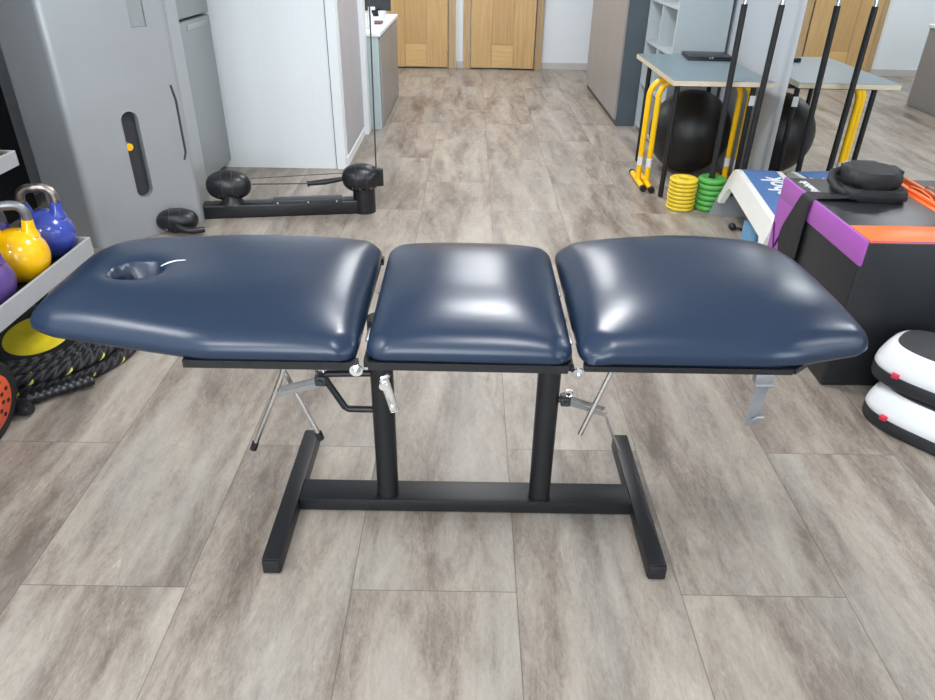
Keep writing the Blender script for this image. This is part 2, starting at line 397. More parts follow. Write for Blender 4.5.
def door(n, xl, xr, hinge_left, ang):
    root = bpy.data.objects.new('door_%d' % n, None); col.objects.link(root); root['kind'] = 'structure'
    hx = xl if hinge_left else xr
    root.location = (hx, 9.70, 0); ORG[root.name] = Vector((hx, 9.70, 0))
    f = MB()
    f.box(xl-0.10, xl-0.012, 9.68, 9.738, 0, 2.12, 0.003); f.box(xr+0.012, xr+0.10, 9.68, 9.738, 0, 2.12, 0.003)
    f.box(xl-0.10, xr+0.10, 9.68, 9.738, 2.06, 2.14, 0.003)
    fr = finish('door_frame', f, WOODF, root, smooth=False)
    R = Matrix.Translation((hx, 9.70, 0)) @ Matrix.Rotation(ang, 4, 'Z') @ Matrix.Translation((-hx, -9.70, 0))
    w_ = xr-xl; a = xl+w_*0.33; b = xl+w_*0.67
    lf = MB()
    lf.box(xl, a-0.002, 9.66, 9.70, 0.02, 2.05, 0.0015, 1, R); lf.box(b+0.002, xr, 9.66, 9.70, 0.02, 2.05, 0.0015, 1, R)
    lf.box(a-0.002, b+0.002, 9.67, 9.70, 0.02, 2.05, 0, 1, R)
    leaf = finish('door_leaf', lf, WOOD, root, smooth=False)
    finish('centre_panel', MB().box(a+0.001, b-0.001, 9.662, 9.672, 0.30, 2.05, 0.0015, 1, R), WOODP, leaf, smooth=False)
    finish('lower_panel', MB().box(a+0.001, b-0.001, 9.661, 9.672, 0.025, 0.295, 0.0015, 1, R), WOODS, leaf, smooth=False)
    hd = MB(); x_ = xl+0.07 if not hinge_left else xr-0.07
    hd.box(x_-0.02, x_+0.02, 9.652, 9.661, 0.93, 1.12, 0.003, 2, R)
    hd.tube([R @ Vector((x_, 9.66, 1.05)), R @ Vector((x_, 9.615, 1.05)), R @ Vector((x_+(0.12 if not hinge_left else -0.12), 9.61, 1.05))], 0.009)
    finish('door_handle', hd, CHROME, leaf)
    hg = MB(); x_ = hx
    for z in (0.22, 1.8): hg.tube([(x_+(-0.004 if hinge_left else 0.004), 9.655, z-0.04), (x_+(-0.004 if hinge_left else 0.004), 9.655, z+0.04)], 0.007)
    pieces('hinge', hg, CHROME, root)
door(1, -1.10, -0.30, False, math.radians(3.0))
door(2, 0.00, 0.80, True, math.radians(-2.5))

# partition block on the left (white front, grey side panel with white trim)
pb = struct(finish('wall_partition', MB().box(-2.8, -0.905, 5.13, 6.29, 0, 2.7), WPANEL, smooth=False))
struct(finish('trim_4', MB().box(-0.969, -0.9655, 5.1215, 5.129, 0.0, 2.7), CABLE, smooth=False))
struct(finish('trim_1', MB().box(-0.965, -0.900, 5.118, 5.20, 0.0, 2.7, 0.002), WPANEL, smooth=False))
gp = MB(); gp.box(-0.906, -0.899, 5.26, 6.14, 0.07, 2.7, 0.001)
struct(finish('trim_2', gp, GPANEL, smooth=False))
struct(finish('trim_3', MB().box(-0.906, -0.862, 6.15, 6.295, 0.0, 2.7, 0.003), WPANEL, smooth=False))
struct(finish('baseboard_partition', MB().box(-0.906, -0.893, 5.201, 6.149, 0, 0.065, 0.002), WPANEL, smooth=False))

# ceiling lamps
LL = ['square ceiling lamp above the treatment table', 'added square fill lamp above the kettlebell rack', 'square ceiling lamp above the camera side of the floor',
      'square ceiling lamp above the left side near the window', 'square ceiling lamp above the aisle beside the laptop table',
      'square ceiling lamp in front of the two oak doors', 'square ceiling lamp beyond the white partition']
for (px_, py_), lb in zip(PANELS, LL):
    t = thing('ceiling_lamp', lb, 'ceiling lamp', (px_, py_, 2.66))
    f = MB(); 
    f.box(px_-0.31, px_+0.31, py_-0.31, py_-0.29, 2.66, 2.699); f.box(px_-0.31, px_+0.31, py_+0.29, py_+0.31, 2.66, 2.699)
    f.box(px_-0.31, px_-0.29, py_-0.29, py_+0.29, 2.66, 2.699); f.box(px_+0.29, px_+0.31, py_-0.29, py_+0.29, 2.66, 2.699)
    finish('frame', f, WPANEL, t, smooth=False)
    finish('diffuser', MB().box(px_-0.29, px_+0.29, py_-0.29, py_+0.29, 2.67, 2.69), EMIT, t, smooth=False)

# ------------------------------------------------------------------ wall mirror
t = thing('wall_mirror', 'large frameless wall mirror on the right wall reflecting the laptop table', 'mirror', (mx(2), 2.0, 0.03))
y0, y1 = -1.5, 4.425
finish('mirror_glass', MB().prism([(mx(y0), y0), (mx(y1), y1), (mx(y1)+0.006, y1), (mx(y0)+0.006, y0)], 0.03, 2.3), GLASS_M, t, smooth=False)
finish('bottom_channel', MB().prism([(mx(y0)-0.003, y0), (mx(y1)-0.003, y1), (mx(y1)+0.006, y1), (mx(y0)+0.006, y0)], 0.012, 0.029), ZINC, t, smooth=False)

# ------------------------------------------------------------------ treatment table
T = thing('treatment_table', 'long navy vinyl treatment couch in three padded sections on a black steel base', 'massage table', (0, 1.61, 0))
def cushion(name, poly, radii, z0, h, dome, parent, nx=110, ny=64, hole=None, w_=0.075, lift=0.0, puck=(), pu=3.2):
    out = rounded(poly, radii, 10)
    segs = [(Vector(out[i]), Vector(out[(i+1) % len(out)])) for i in range(len(out))]
    xs = [p[0] for p in out]; xa, xb = min(xs), max(xs)
    def yrange(x):
        ys = []
        for a, b in segs:
            if (a.x-x)*(b.x-x) <= 0 and abs(a.x-b.x) > 1e-9: ys.append(a.y+(b.y-a.y)*(x-a.x)/(b.x-a.x))
        return (min(ys), max(ys)) if ys else None
    def dist(x, y):
        p = Vector((x, y)); best = 9
        for a, b in segs:
            ab = b-a; tt = max(0, min(1, (p-a).dot(ab)/max(ab.length_squared, 1e-12))); best = min(best, (p-(a+ab*tt)).length)
        return best
    def rem(u): return 0.5*(u)+0.5*math.sin(u*PI/2) if True else u
    def sp(n): return [math.sin(PI/2*max(-1, min(1, -1+2*i/n)))*0.55+(-1+2*i/n)*0.45 for i in range(n+1)]
    U = sp(nx); V = sp(ny)
    top = []; cx_ = (xa+xb)/2; cy_ = sum(p[1] for p in out)/len(out)
    for u in U:
        x = (xa+xb)/2+(xb-xa)/2*u*0.99999
        yr = yrange(x); ya, yb = yr
        row = []
        for v in V:
            y = (ya+yb)/2+(yb-ya)/2*v
            d = dist(x, y) if abs(v) < 0.99999 and abs(u) < 0.99999 else 0.0
            q = min(1, d/w_); hh = (1-(1-q)**2.3)**(1/2.3)
            z = h*hh + dome*(1-abs(u)**pu)*(1-abs(v)**3.0)
            for (ax, ay, rr, am) in puck:
                k = math.hypot(x-ax, y-ay)/rr
                if k < 1: z -= am*(1-k*k)**2
            if hole:
                hx, hy, ra, rb = hole
                k = math.hypot((x-hx)/ra, (y-hy)/rb)
                z -= (0.011*math.exp(-max(0, k-1)*1.6)) if k > 1 else (0.011+0.085*(1-k**8))
            row.append((x, y, z0+z+lift*(x-xa)))
        top.append(row)
    m = MB(); verts = [p for r in top for p in r]; n1 = ny+1
    faces = [(i*n1+j, (i+1)*n1+j, (i+1)*n1+j+1, i*n1+j+1) for i in range(nx) for j in range(ny)]
    # boundary loop down and under
    loop = [i*n1 for i in range(nx+1)]+[nx*n1+j for j in range(1, ny+1)]+[i*n1+ny for i in range(nx-1, -1, -1)]+[j for j in range(ny-1, 0, -1)]
    base = len(verts)
    for k in loop: x, y, z = verts[k]; verts.append((cx_+(x-cx_)*0.985, cy_+(y-cy_)*0.975, z0-0.012+lift*(x-xa)))
    n = len(loop)
    for i in range(n): faces.append((loop[i], loop[(i+1) % n], base+(i+1) % n, base+i))
    faces.append([base+i for i in range(n)])
    m.add(verts, faces)
    return finish(name, m, VINYL, parent, angle=80)
ZB = 0.676
cushion('head_cushion', [(-1.052, 1.475), (-0.98, 1.437), (-0.60, 1.345), (-0.246, 1.345), (-0.252, 1.985), (-0.62, 2.00), (-0.98, 1.945), (-1.062, 1.86)],
        [0.05, 0.12, 0.3, 0.05, 0.06, 0.5, 0.10, 0.08], ZB, 0.034, 0.054, T, hole=(-0.842, 1.637, 0.066, 0.048), pu=5.0, w_=0.05, puck=((-0.262, 1.36, 0.045, 0.008), (-0.262, 1.97, 0.045, 0.006)))
cushion('seat_cushion', [(-0.229, 1.352), (0.244, 1.345), (0.243, 1.955), (-0.232, 1.960)], [0.05]*4, ZB, 0.034, 0.054, T, nx=80, pu=3.4, w_=0.05,
        puck=((-0.21, 1.365, 0.04, 0.007), (0.225, 1.365, 0.04, 0.007)))
cushion('leg_cushion', [(0.256, 1.348), (0.72, 1.348), (0.955, 1.42), (0.935, 1.86), (0.865, 2.005), (0.62, 2.04), (0.256, 1.975)],
        [0.05, 0.35, 0.07, 0.2, 0.12, 0.4, 0.06], ZB, 0.038, 0.060, T, pu=4.0, w_=0.055, puck=((0.285, 1.365, 0.05, 0.010), (0.28, 1.95, 0.04, 0.006)))
def rail_frame(name, poly, zt=0.664, zb=0.644):
    m = MB()
    for a, b in poly: 
        a = Vector((*a, (zt+zb)/2)); b = Vector((*b, (zt+zb)/2)); d = (b-a).normalized(); nrm = Vector((-d.y, d.x, 0))*0.011
        vs = []
        for p in (a, b):
            for s1, s2 in ((-1, zb), (1, zb), (1, zt), (-1, zt)): vs.append((p.x+nrm.x*s1, p.y+nrm.y*s1, s2))
        m.add(vs, [(0, 1, 2, 3), (7, 6, 5, 4), (0, 4, 5, 1), (1, 5, 6, 2), (2, 6, 7, 3), (3, 7, 4, 0)])
    return m
hf = rail_frame('h', [((-0.64, 1.362), (-0.245, 1.362)), ((-0.64, 1.95), (-0.25, 1.95)), ((-0.93, 1.56), (-0.64, 1.42)), ((-0.93, 1.84), (-0.64, 1.93)), ((-0.93, 1.56), (-0.93, 1.84)), ((-0.62, 1.37), (-0.62, 1.94))])
h_ = finish('head_frame', hf, BLACK_STEEL, T, smooth=False)
bh = MB()
for x in (-0.55, -0.49, -0.33): bh.tube([(x, 1.3515, 0.655), (x, 1.3495, 0.655)], 0.0045)
pieces('rail_hole', bh, RUBBER, h_)
finish('board', MB().prism([(-0.95, 1.52), (-0.62, 1.385), (-0.26, 1.385), (-0.26, 1.94), (-0.62, 1.95), (-0.95, 1.88)], 0.6625, 0.6635), RUBBER, h_, smooth=False)
rf = rail_frame('s', [((-0.222, 1.365), (0.232, 1.362)), ((-0.222, 1.93), (0.232, 1.93)), ((-0.222, 1.365), (-0.222, 1.93)), ((0.232, 1.362), (0.232, 1.93))])
s_ = finish('seat_frame', rf, BLACK_STEEL, T, smooth=False)
lf = rail_frame('l', [((0.268, 1.362), (0.74, 1.362)), ((0.74, 1.362), (0.86, 1.46)), ((0.268, 1.955), (0.62, 1.99)), ((0.62, 1.97), (0.82, 1.86)), ((0.86, 1.46), (0.82, 1.86)), ((0.64, 1.37), (0.64, 1.98))], 0.664, 0.650)
l_ = finish('leg_frame', lf, BLACK_STEEL, T, smooth=False)
for x, y_a, y_b, nm in ((-0.2595, 1.352, 1.965, 'hinge_rod'), (0.2425, 1.352, 1.955, 'hinge_rod')):
    finish(nm, MB().tube([(x, y_a, 0.652), (x, y_b, 0.652)], 0.005), BLACK_STEEL, T)
finish('cross_tube', MB().tube([(-0.20, 1.60, 0.625), (0.20, 1.60, 0.625)], 0.010), BLACK_STEEL, T)
# hinge leaves seen in the slits and their bolts
for x in (-0.2375, 0.2505):
    m = MB()
    for (a, b) in ((1.46, 1.52), (1.72, 1.78)): m.box(x-0.004, x+0.004, a, b, 0.656, 0.662, 0.001)
    pieces('hinge_plate', m, ZINC, T)
for x in (-0.248, 0.256):
    m = MB(); m.tube([(x, 1.354, 0.646), (x, 1.338, 0.646)], 0.0105, 6); m.tube([(x, 1.350, 0.646), (x, 1.346, 0.646)], 0.015, 20)
    m.tube([(x, 1.339, 0.646), (x, 1.332, 0.646)], 0.006, 12)
    finish('pivot_bolt', m, CHROME, T)
for x in (-0.227, 0.226):
    c = MB(); c.tube([(x, 1.607, 0.050), (x, 1.607, 0.645)], 0.0315, 28); c.tube([(x, 1.607, 0.0495), (x, 1.607, 0.055)], 0.034, 28)
    finish('column', c, BLACK_STEEL, T)
for x in (-0.227, 0.226): finish('mounting_plate', MB().box(x-0.002 if x < 0 else x-0.05, x+0.05 if x < 0 else x+0.002, 1.38, 1.92, 0.646, 0.662, 0.002), BLACK_STEEL, T)
finish('base_beam', MB().box(-0.489, 0.499, 1.573, 1.663, 0.006, 0.050, 0.004), BLACK_STEEL, T)
for x in (-0.514, 0.5235):
    ft = finish('foot', MB().box(x-0.025, x+0.025, 1.335, 1.905, 0.004, 0.052, 0.004), BLACK_STEEL, T)
    m = MB(); m.box(x-0.023, x+0.023, 1.328, 1.3345, 0.007, 0.049, 0.002); m.box(x-0.023, x+0.023, 1.9055, 1.911, 0.007, 0.049, 0.002)
    pieces('end_cap', m, RUBBER, ft)
    m = MB()
    for y in (1.36, 1.88): m.lathe([(0.014, 0), (0.014, 0.0045)], (x, y, 0), 16)
    pieces('rubber_pad', m, RUBBER, ft)
# left support: bent black tubes, chrome stay
def P(*a): return Vector(a)
br = MB(); br.tube([P(-0.245, 1.607, 0.474), P(-0.375, 1.607, 0.470), P(-0.385, 1.607, 0.462)], 0.0095)
br.tube([P(-0.385, 1.607, 0.462), P(-0.375, 1.607, 0.440), P(-0.335, 1.607, 0.362), P(-0.325, 1.607, 0.355), P(-0.245, 1.607, 0.354)], 0.0095)
finish('support_bracket', br, BLACK_STEEL, T)
cl = MB(); cl.box(-0.408, -0.378, 1.590, 1.624, 0.438, 0.468, 0.003); cl.tube([P(-0.393, 1.585, 0.452), P(-0.393, 1.63, 0.452)], 0.008, 8)
finish('pivot_clamp', cl, DARKG, T)
sg = MB(); k = 18
sg.tube([P(-0.395+0.012*math.cos(a), 1.60+0.004*i/3, 0.478+0.013*math.sin(a)) for i, a in enumerate([j*0.7 for j in range(k)])], 0.0018, 6)
finish('spring', sg, CHROME, T)
rt_ = MB()
for yy in (1.592, 1.620): rt_.add([], []); rt_.box(-0.001, 0.122, yy-0.0015, yy+0.0015, -0.008, 0.008, 0.001, 1, Matrix.Translation((-0.513, 0, 0.409)) @ Matrix.Rotation(math.radians(-17), 4, 'Y'))
finish('ratchet_arm', rt_, ZINC, T)
st = MB(); st.tube([P(-0.607, 1.607, 0.216), P(-0.507, 1.607, 0.440), P(-0.430, 1.607, 0.634)], 0.0075)
s1 = finish('stay_rod', st, CHROME, T)
finish('rubber_tip', MB().tube([P(-0.611, 1.607, 0.207), P(-0.601, 1.607, 0.232)], 0.010), RUBBER, s1)
st = MB(); st.tube([P(-0.424, 1.640, 0.237), P(-0.505, 1.640, 0.470), P(-0.556, 1.640, 0.640)], 0.0075)
s2 = finish('stay_rod', st, CHROME, T)
finish('rubber_tip', MB().tube([P(-0.4205, 1.640, 0.222), P(-0.4265, 1.640, 0.246)], 0.011), RUBBER, s2)
# right support
cl = MB(); cl.box(0.262, 0.290, 1.590, 1.624, 0.385, 0.410, 0.003); cl.tube([P(0.276, 1.583, 0.398), P(0.276, 1.632, 0.398)], 0.008, 8); cl.tube([P(0.245, 1.607, 0.398), P(0.270, 1.607, 0.398)], 0.009)
finish('pivot_clamp', cl, DARKG, T)
sg = MB(); sg.tube([P(0.283+0.011*math.cos(a), 1.60, 0.424+0.012*math.sin(a)) for a in [j*0.7 for j in range(k)]], 0.0018, 6)
finish('spring', sg, CHROME, T)
rt_ = MB()
for yy in (1.592, 1.620): rt_.box(0, 0.118, yy-0.0015, yy+0.0015, -0.007, 0.007, 0.001, 1, Matrix.Translation((0.278, 0, 0.398)) @ Matrix.Rotation(math.radians(19), 4, 'Y'))
rt_.box(0, 0.080, 1.590, 1.594, -0.004, 0.004, 0.001, 1, Matrix.Translation((0.389, 0, 0.357)) @ Matrix.Rotation(math.radians(68), 4, 'Y'))
rt_.box(0, 0.065, 1.590, 1.594, -0.003, 0.003, 0.001, 1, Matrix.Translation((0.417, 0, 0.290)) @ Matrix.Rotation(math.radians(64), 4, 'Y'))
finish('ratchet_arm', rt_, ZINC, T)
finish('stay_rod', MB().tube([P(0.322, 1.580, 0.300), P(0.379, 1.580, 0.488), P(0.423, 1.580, 0.634)], 0.0075), CHROME, T)
# lever on the front of the left column
lv = MB()
lv.box(-0.011, 0.011, 1.342, 1.346, -0.082, 0.012, 0.003, 2, Matrix.Translation((-0.183, 0, 0.615)) @ Matrix.Rotation(math.radians(-14), 4, 'Y'))
lv.tube([P(-0.187, 1.349, 0.610), P(-0.187, 1.336, 0.610)], 0.010, 14); lv.tube([P(-0.170, 1.346, 0.548), P(-0.170, 1.339, 0.548)], 0.006, 12)
lv.tube([P(-0.192, 1.345, 0.628), P(-0.178, 1.345, 0.632), P(-0.174, 1.345, 0.640)], 0.006)
finish('lever', lv, CHROME, T)
# silver drop plate under the leg section
bk = MB()
bk.box(-0.016, 0.016, 1.353, 1.356, -0.122, 0.0, 0.001, 1, Matrix.Translation((0.680, 0, 0.625)) @ Matrix.Rotation(math.radians(1), 4, 'Y'))
bk.box(0.660, 0.700, 1.350, 1.372, 0.624, 0.6498, 0.002); bk.tube([P(0.660, 1.349, 0.622), P(0.702, 1.349, 0.622)], 0.005)
bk.tube([P(0.676, 1.350, 0.522), P(0.683, 1.346, 0.534), P(0.697, 1.340, 0.540)], 0.0035)
finish('drop_bracket', bk, mat('dull_steel', (0.30, 0.31, 0.33), 0.35, 0.6, noise=(30, 0.1)), T)
# small white tear by the face hole
finish('torn_seam', MB().tube([P(-0.785, 1.658, 0.7555), P(-0.770, 1.670, 0.7600), P(-0.752, 1.680, 0.7622), P(-0.728, 1.682, 0.7635)], [0.001, 0.0026, 0.0022, 0.001], 8, sy=0.8), WHT, T)

# ------------------------------------------------------------------ cable machine
K = thing('cable_machine', 'tall silver cable training machine with rounded edges and a yellow stop in its slot', 'gym machine', (-1.95, 4.0, 0))
poly = [(-2.42, 4.30), (-2.325, 3.74), (-1.985, 3.545), (-1.572, 3.990), (-1.62, 4.29)]
body = finish('body', MB().prism(rounded(poly, [0.03, 0.05, 0.042, 0.05, 0.03], 14), 0.0, 2.25, 0.02), SILVER, K, angle=30)
fa = Vector((-1.985, 3.545, 0)); fb = Vector((-1.565, 4.00, 0)); fd = (fb-fa).normalized(); fn = Vector((fd.y, -fd.x, 0))
FM = Matrix(((fd.x, 0, -fn.x, fa.x), (fd.y, 0, -fn.y, fa.y), (0, 1, 0, 0), (0, 0, 0, 1)))   # local (along, up, inward)
def capsule(cx, cz0, cz1, r, n=14):
    o_ = [(cx+r*math.cos(PI+PI*k/n), cz0+r*math.sin(PI+PI*k/n)) for k in range(n+1)]
    return o_+[(cx+r*math.cos(PI*k/n), cz1+r*math.sin(PI*k/n)) for k in range(n+1)]
SX = 0.306
boolean_cut(body, MB().prism(capsule(SX, 0.265, 0.635, 0.044), -0.05, 0.05, M=FM))
boolean_cut(body, MB().prism([(0.415, 1.07), (0.495, 1.07), (0.495, 1.5), (0.415, 1.5)], -0.05, 0.018, M=FM))
body.data.polygons.foreach_set('use_smooth', [True]*len(body.data.polygons)); body.data.set_sharp_from_angle(angle=math.radians(30))
finish('recess_plate', MB().box(0.4155, 0.4945, 1.0705, 1.4995, 0.010, 0.017, 0.001, 1, FM), FRIDGE, K)
finish('slot_liner', MB().prism(capsule(SX, 0.265, 0.635, 0.0435), 0.040, 0.049, M=FM), DARKG, K)
rim = MB(); cp = capsule(SX, 0.265, 0.635, 0.046); rim.tube([FM @ Vector((a, b, 0.0)) for a, b in cp], 0.003, 8, close=True)
finish('slot_rim', rim, SILVER, K)
finish('yellow_stop', MB().tube([FM @ Vector((SX-0.03, 0.50, 0.038)), FM @ Vector((SX-0.03, 0.50, 0.002))], 0.020, 20), YEL, K)['label'] = 'yellow round stop knob'
g = MB(); g.prism(capsule(0.585, 0.33, 0.66, 0.006), -0.0015, 0.004, M=FM)
# dark grip groove on the rounded right edge
g = MB(); g.tube([FM @ Vector(q) for q in ((0.560, 0.38, 0.0), (0.574, 0.42, -0.002), (0.574, 0.70, -0.002), (0.560, 0.78, 0.0))], 0.0065, 10)
finish('side_grip', g, DARKG, K)
# floor arm with pulleys
arm0 = Vector((-1.60, 4.075, 0)); arm1 = Vector((-0.60, 4.235, 0)); ad_ = (arm1-arm0).normalized(); an = Vector((-ad_.y, ad_.x, 0))
AM = Matrix(((ad_.x, an.x, 0, arm0.x), (ad_.y, an.y, 0, arm0.y), (0, 0, 1, 0), (0, 0, 0, 1)))
Ln = (arm1-arm0).length
arm = finish('floor_arm', MB().box(-0.02, Ln-0.05, -0.05, 0.05, 0.0, 0.085, 0.012, 3, AM), BLKP, K)
finish('cover_plate', MB().box(0.42, 0.83, -0.055, 0.02, 0.078, 0.105, 0.006, 2, AM), DARKG, arm)
sc_ = MB()
for x_ in (0.45, 0.63, 0.80): sc_.tube([AM @ Vector((x_, -0.054, 0.088)), AM @ Vector((x_, -0.058, 0.088))], 0.005)
pieces('screw', sc_, CHROME, arm)
finish('end_post', MB().tube([AM @ Vector((Ln-0.045, 0, 0.0)), AM @ Vector((Ln-0.045, 0, 0.16))], 0.068, 28), BLKP, arm)
RZ = Matrix.Rotation(math.atan2(ad_.y, ad_.x), 4, 'Z')
def pulley(c, rx, rz, name='pulley_ball'):
    m = MB(); pf = [(max(1e-4, abs(math.sin(PI*i/24))**0.82), -math.copysign(abs(math.cos(PI*i/24))**0.9, math.cos(PI*i/24))) for i in range(25)]
    m.lathe(pf, c, 32, RZ @ Matrix.Rotation(PI/2, 4, 'Y') @ Matrix.Diagonal((rz, rz, rx, 1)))
    b_ = finish(name, m, BLKP, K, angle=60)
    r_ = MB(); c = Vector(c)
    for s in (-0.03, 0.03):
        kk = (1-abs(s/rx)**(1/0.45))**0.36*rz*1.004
        pts = [c+RZ @ Vector((s, kk*math.cos(2*PI*i/28), kk*math.sin(2*PI*i/28))) for i in range(28)]
        r_.tube(pts, 0.0025, 6, close=True)
    finish('ball_seam', r_, DARKG, b_)
    d_ = MB()
    for s in (-0.055, -0.01, 0.055):
        kk = (1-abs(s/rx)**(1/0.45))**0.36*rz; q = Vector((s, -kk*0.80, -kk*0.60))
        q2 = q*1.02; d_.tube([c+RZ @ (q*0.98), c+RZ @ q2], 0.005, 10)
    pieces('ball_screw', d_, CHROME, b_)
    return b_
pulley((-1.435, 4.12, 0.185), 0.130, 0.088)
finish('pulley_neck', MB().lathe([(0.075, 0.08), (0.06, 0.10), (0.058, 0.15)], (-1.425, 4.11, 0)), BLKP, K)
pulley((-0.655, 4.215, 0.215), 0.115, 0.086)
finish('pulley_cap', MB().tube([(-0.545, 4.232, 0.265), (-0.545, 4.232, 0.165)], 0.024, 16), BLKP, K)
pulley((-1.66, 3.83, 0.068), 0.115, 0.068)
finish('low_handle', MB().tube([(-1.64, 3.76, 0.06), (-1.60, 3.745, 0.045), (-1.55, 3.75, 0.035), (-1.50, 3.79, 0.03)], 0.018), BLKP, K)
finish('hand_grip', MB().tube([(-0.975, 4.165, 0.186), (-0.96, 4.168, 0.189), (-0.87, 4.18, 0.196), (-0.765, 4.20, 0.210)], [0.019, 0.014, 0.017, 0.013]), BLKP, K)
finish('cable', MB().tube([(-1.30, 4.14, 0.187), (-0.97, 4.168, 0.188)], 0.004, 8), CABLE, K)
finish('cable', MB().tube([(-1.31, 4.16, 0.215), (-0.76, 4.24, 0.235)], 0.0025, 8), CABLE, K)
finish('cable', MB().tube([(-0.566, 4.25, 0.235), (-0.545, 4.25, 2.2)], 0.0045, 8), CABLE, K)

# ------------------------------------------------------------------ fridge
t = thing('fridge', 'tall grey fridge freezer standing between the silver machine and white partition', 'fridge', (-2.05, 4.75, 0))
finish('cabinet', MB().box(-2.44, -1.80, 4.42, 5.09, 0.012, 1.75, 0.008), FRIDGE, t)
finish('freezer_door', MB().box(-1.797, -1.725, 4.40, 5.10, 1.033, 1.74, 0.012, 3), FRIDGE, t)
finish('fridge_door', MB().box(-1.797, -1.725, 4.40, 5.10, 0.06, 1.02, 0.012, 3), FRIDGE, t)
finish('door_grip', MB().box(-1.730, -1.719, 4.66, 5.03, 0.965, 1.000, 0.004, 2), TRAYG, t)
m = MB()
for a in (4.5, 5.0):
    for b in (-2.35, -1.9): m.lathe([(0.02, 0), (0.02, 0.014)], (b, a, 0), 12)
pieces('foot', m, RUBBER, t)

# ------------------------------------------------------------------ sideboard by the doors and what stands on it
t = thing('sideboard', 'low pale sideboard with white top along the aisle before the left door', 'sideboard', (-1.0, 7.1, 0))
finish('carcass', MB().box(-1.25, -0.772, 6.34, 7.89, 0.0, 0.755, 0.003), mat('sage_laminate', srgb(176, 190, 192), 0.45, noise=(20, 0.02)), t, smooth=False)
finish('worktop', MB().box(-1.26, -0.752, 6.33, 7.91, 0.756, 0.785, 0.003), WPANEL, t, smooth=False)
for a, b in ((6.385, 7.11), (7.12, 7.85)): finish('door', MB().box(-0.771, -0.758, a, b, 0.03, 0.73, 0.002), CABF, t, smooth=False)
t = thing('spray_bottle', 'small white spray bottle at the near left of the sideboard top', 'bottle', (-0.865, 6.62, 0.7855))
finish('bottle_body', MB().lathe([(0.03, 0), (0.033, 0.01), (0.033, 0.09), (0.015, 0.125), (0.014, 0.145)], (-0.865, 6.62, 0.7855), 20), WPANEL, t)
m = MB(); m.box(-0.88, -0.82, 6.61, 6.63, 0.93, 0.955, 0.005); finish('spray_head', m, WPANEL, t)
tag(finish('white_cup', MB().lathe([(0.03, 0), (0.038, 0.08), (0.034, 0.08), (0.026, 0.008)], (-0.84, 7.30, 0.7855), 20, close=False), WPANEL), 'small white cup near the dark screen on the sideboard', 'cup')
tag(finish('notebook', MB().box(-0.93, -0.81, 6.95, 7.12, 0.7855, 0.80, 0.003), MAROON), 'small maroon notebook lying on the white sideboard top', 'notebook')
t = thing('monitor', 'dark grey screen standing at the far end of the sideboard', 'screen', (-0.93, 7.72, 0.7855))
finish('panel', MB().box(-1.12, -0.80, 7.70, 7.73, 0.83, 1.15, 0.004), DARKG, t); finish('stand', MB().box(-0.99, -0.89, 7.66, 7.78, 0.786, 0.835, 0.004), BLKP, t)

# ------------------------------------------------------------------ tall cabinet and bookcase on the right
t = thing('tall_cabinet', 'tall cabinet with greige front and slate side by the right of the aisle', 'cabinet', (1.6, 7.5, 0))
finish('side_panel', MB().box(1.335, 1.885, 6.63, 6.66, 0.0, 2.1, 0.001), CABS, t, smooth=False)
finish('carcass', MB().box(1.345, 1.885, 6.662, 8.50, 0.0, 2.1), CABS, t, smooth=False)
finish('plinth', MB().box(1.335, 1.344, 6.665, 8.50, 0.0, 0.055), PLINTH, t, smooth=False)
for a, b in ((6.64, 8.50),): finish('sliding_door', MB().box(1.315, 1.334, a, b, 0.058, 2.1, 0.001), CABF, t, smooth=False)
t = thing('bookcase', 'pale grey open bookcase behind the laptop table against the wall', 'bookcase', (1.69, 6.1, 0))
finish('end_panel', MB().box(1.50, 1.885, 5.655, 5.685, 0.0, 2.1, 0.001), SHELFP, t, smooth=False)
finish('end_panel', MB().box(1.50, 1.885, 6.575, 6.60, 0.0, 2.1, 0.001), SHELFP, t, smooth=False)
finish('back_panel', MB().box(1.872, 1.885, 5.686, 6.574, 0.0, 2.1), SHELFP, t, smooth=False)
finish('divider', MB().box(1.502, 1.871, 6.13, 6.155, 0.0, 2.1), SHELFP, t, smooth=False)
for z in (0.03, 0.38, 0.725, 1.045, 1.38, 1.72, 2.07):
    m = MB(); m.box(1.502, 1.871, 5.686, 6.129, z, z+0.022); m.box(1.502, 1.871, 6.156, 6.574, z, z+0.022)
    pieces('shelf', m, SHELFP, t, smooth=False)

# ------------------------------------------------------------------ laptop table
t = thing('work_table', 'rectangular grey table with birch edge and black legs against the right wall', 'table', (1.52, 5.0, 0))
TX0, TX1, TY0, TY1 = 1.212, 1.815, 4.44, 5.54
tp = finish('table_top', MB().box(TX0, TX1, TY0, TY1, 0.735, 0.763, 0.001, 1), BIRCH, t, smooth=False)
finish('top_laminate', MB().box(TX0+0.001, TX1-0.001, TY0+0.001, TY1-0.001, 0.7635, 0.7655), TABLETOP, tp, smooth=False)
for x, y in ((1.283, 4.60), (1.30, 5.46), (1.755, 4.60), (1.755, 5.46)):
    lg = finish('leg', MB().tube([(x, y, 0.006), (x, y, 0.7345)], 0.0165, 18), BLACK_STEEL, t)
    if (x, y) == (1.755, 4.60): finish('white_sticker', MB().box(x-0.017, x+0.019, y-0.018, y-0.0166, 0.60, 0.66), WHT, lg, smooth=False)
m = MB(); m.box(1.27, 1.80, 4.625, 4.64, 0.70, 0.7345); m.box(1.27, 1.80, 5.44, 5.46, 0.695, 0.7345)
pieces('apron', m, BLACK_STEEL, t, smooth=False)
t = thing('laptop', 'closed black laptop lying on the grey table', 'laptop', (1.67, 5.44, 0.766))
LM = Matrix.Translation((1.672, 5.37, 0.0130)) @ Matrix.Rotation(math.radians(-5), 4, 'Z')
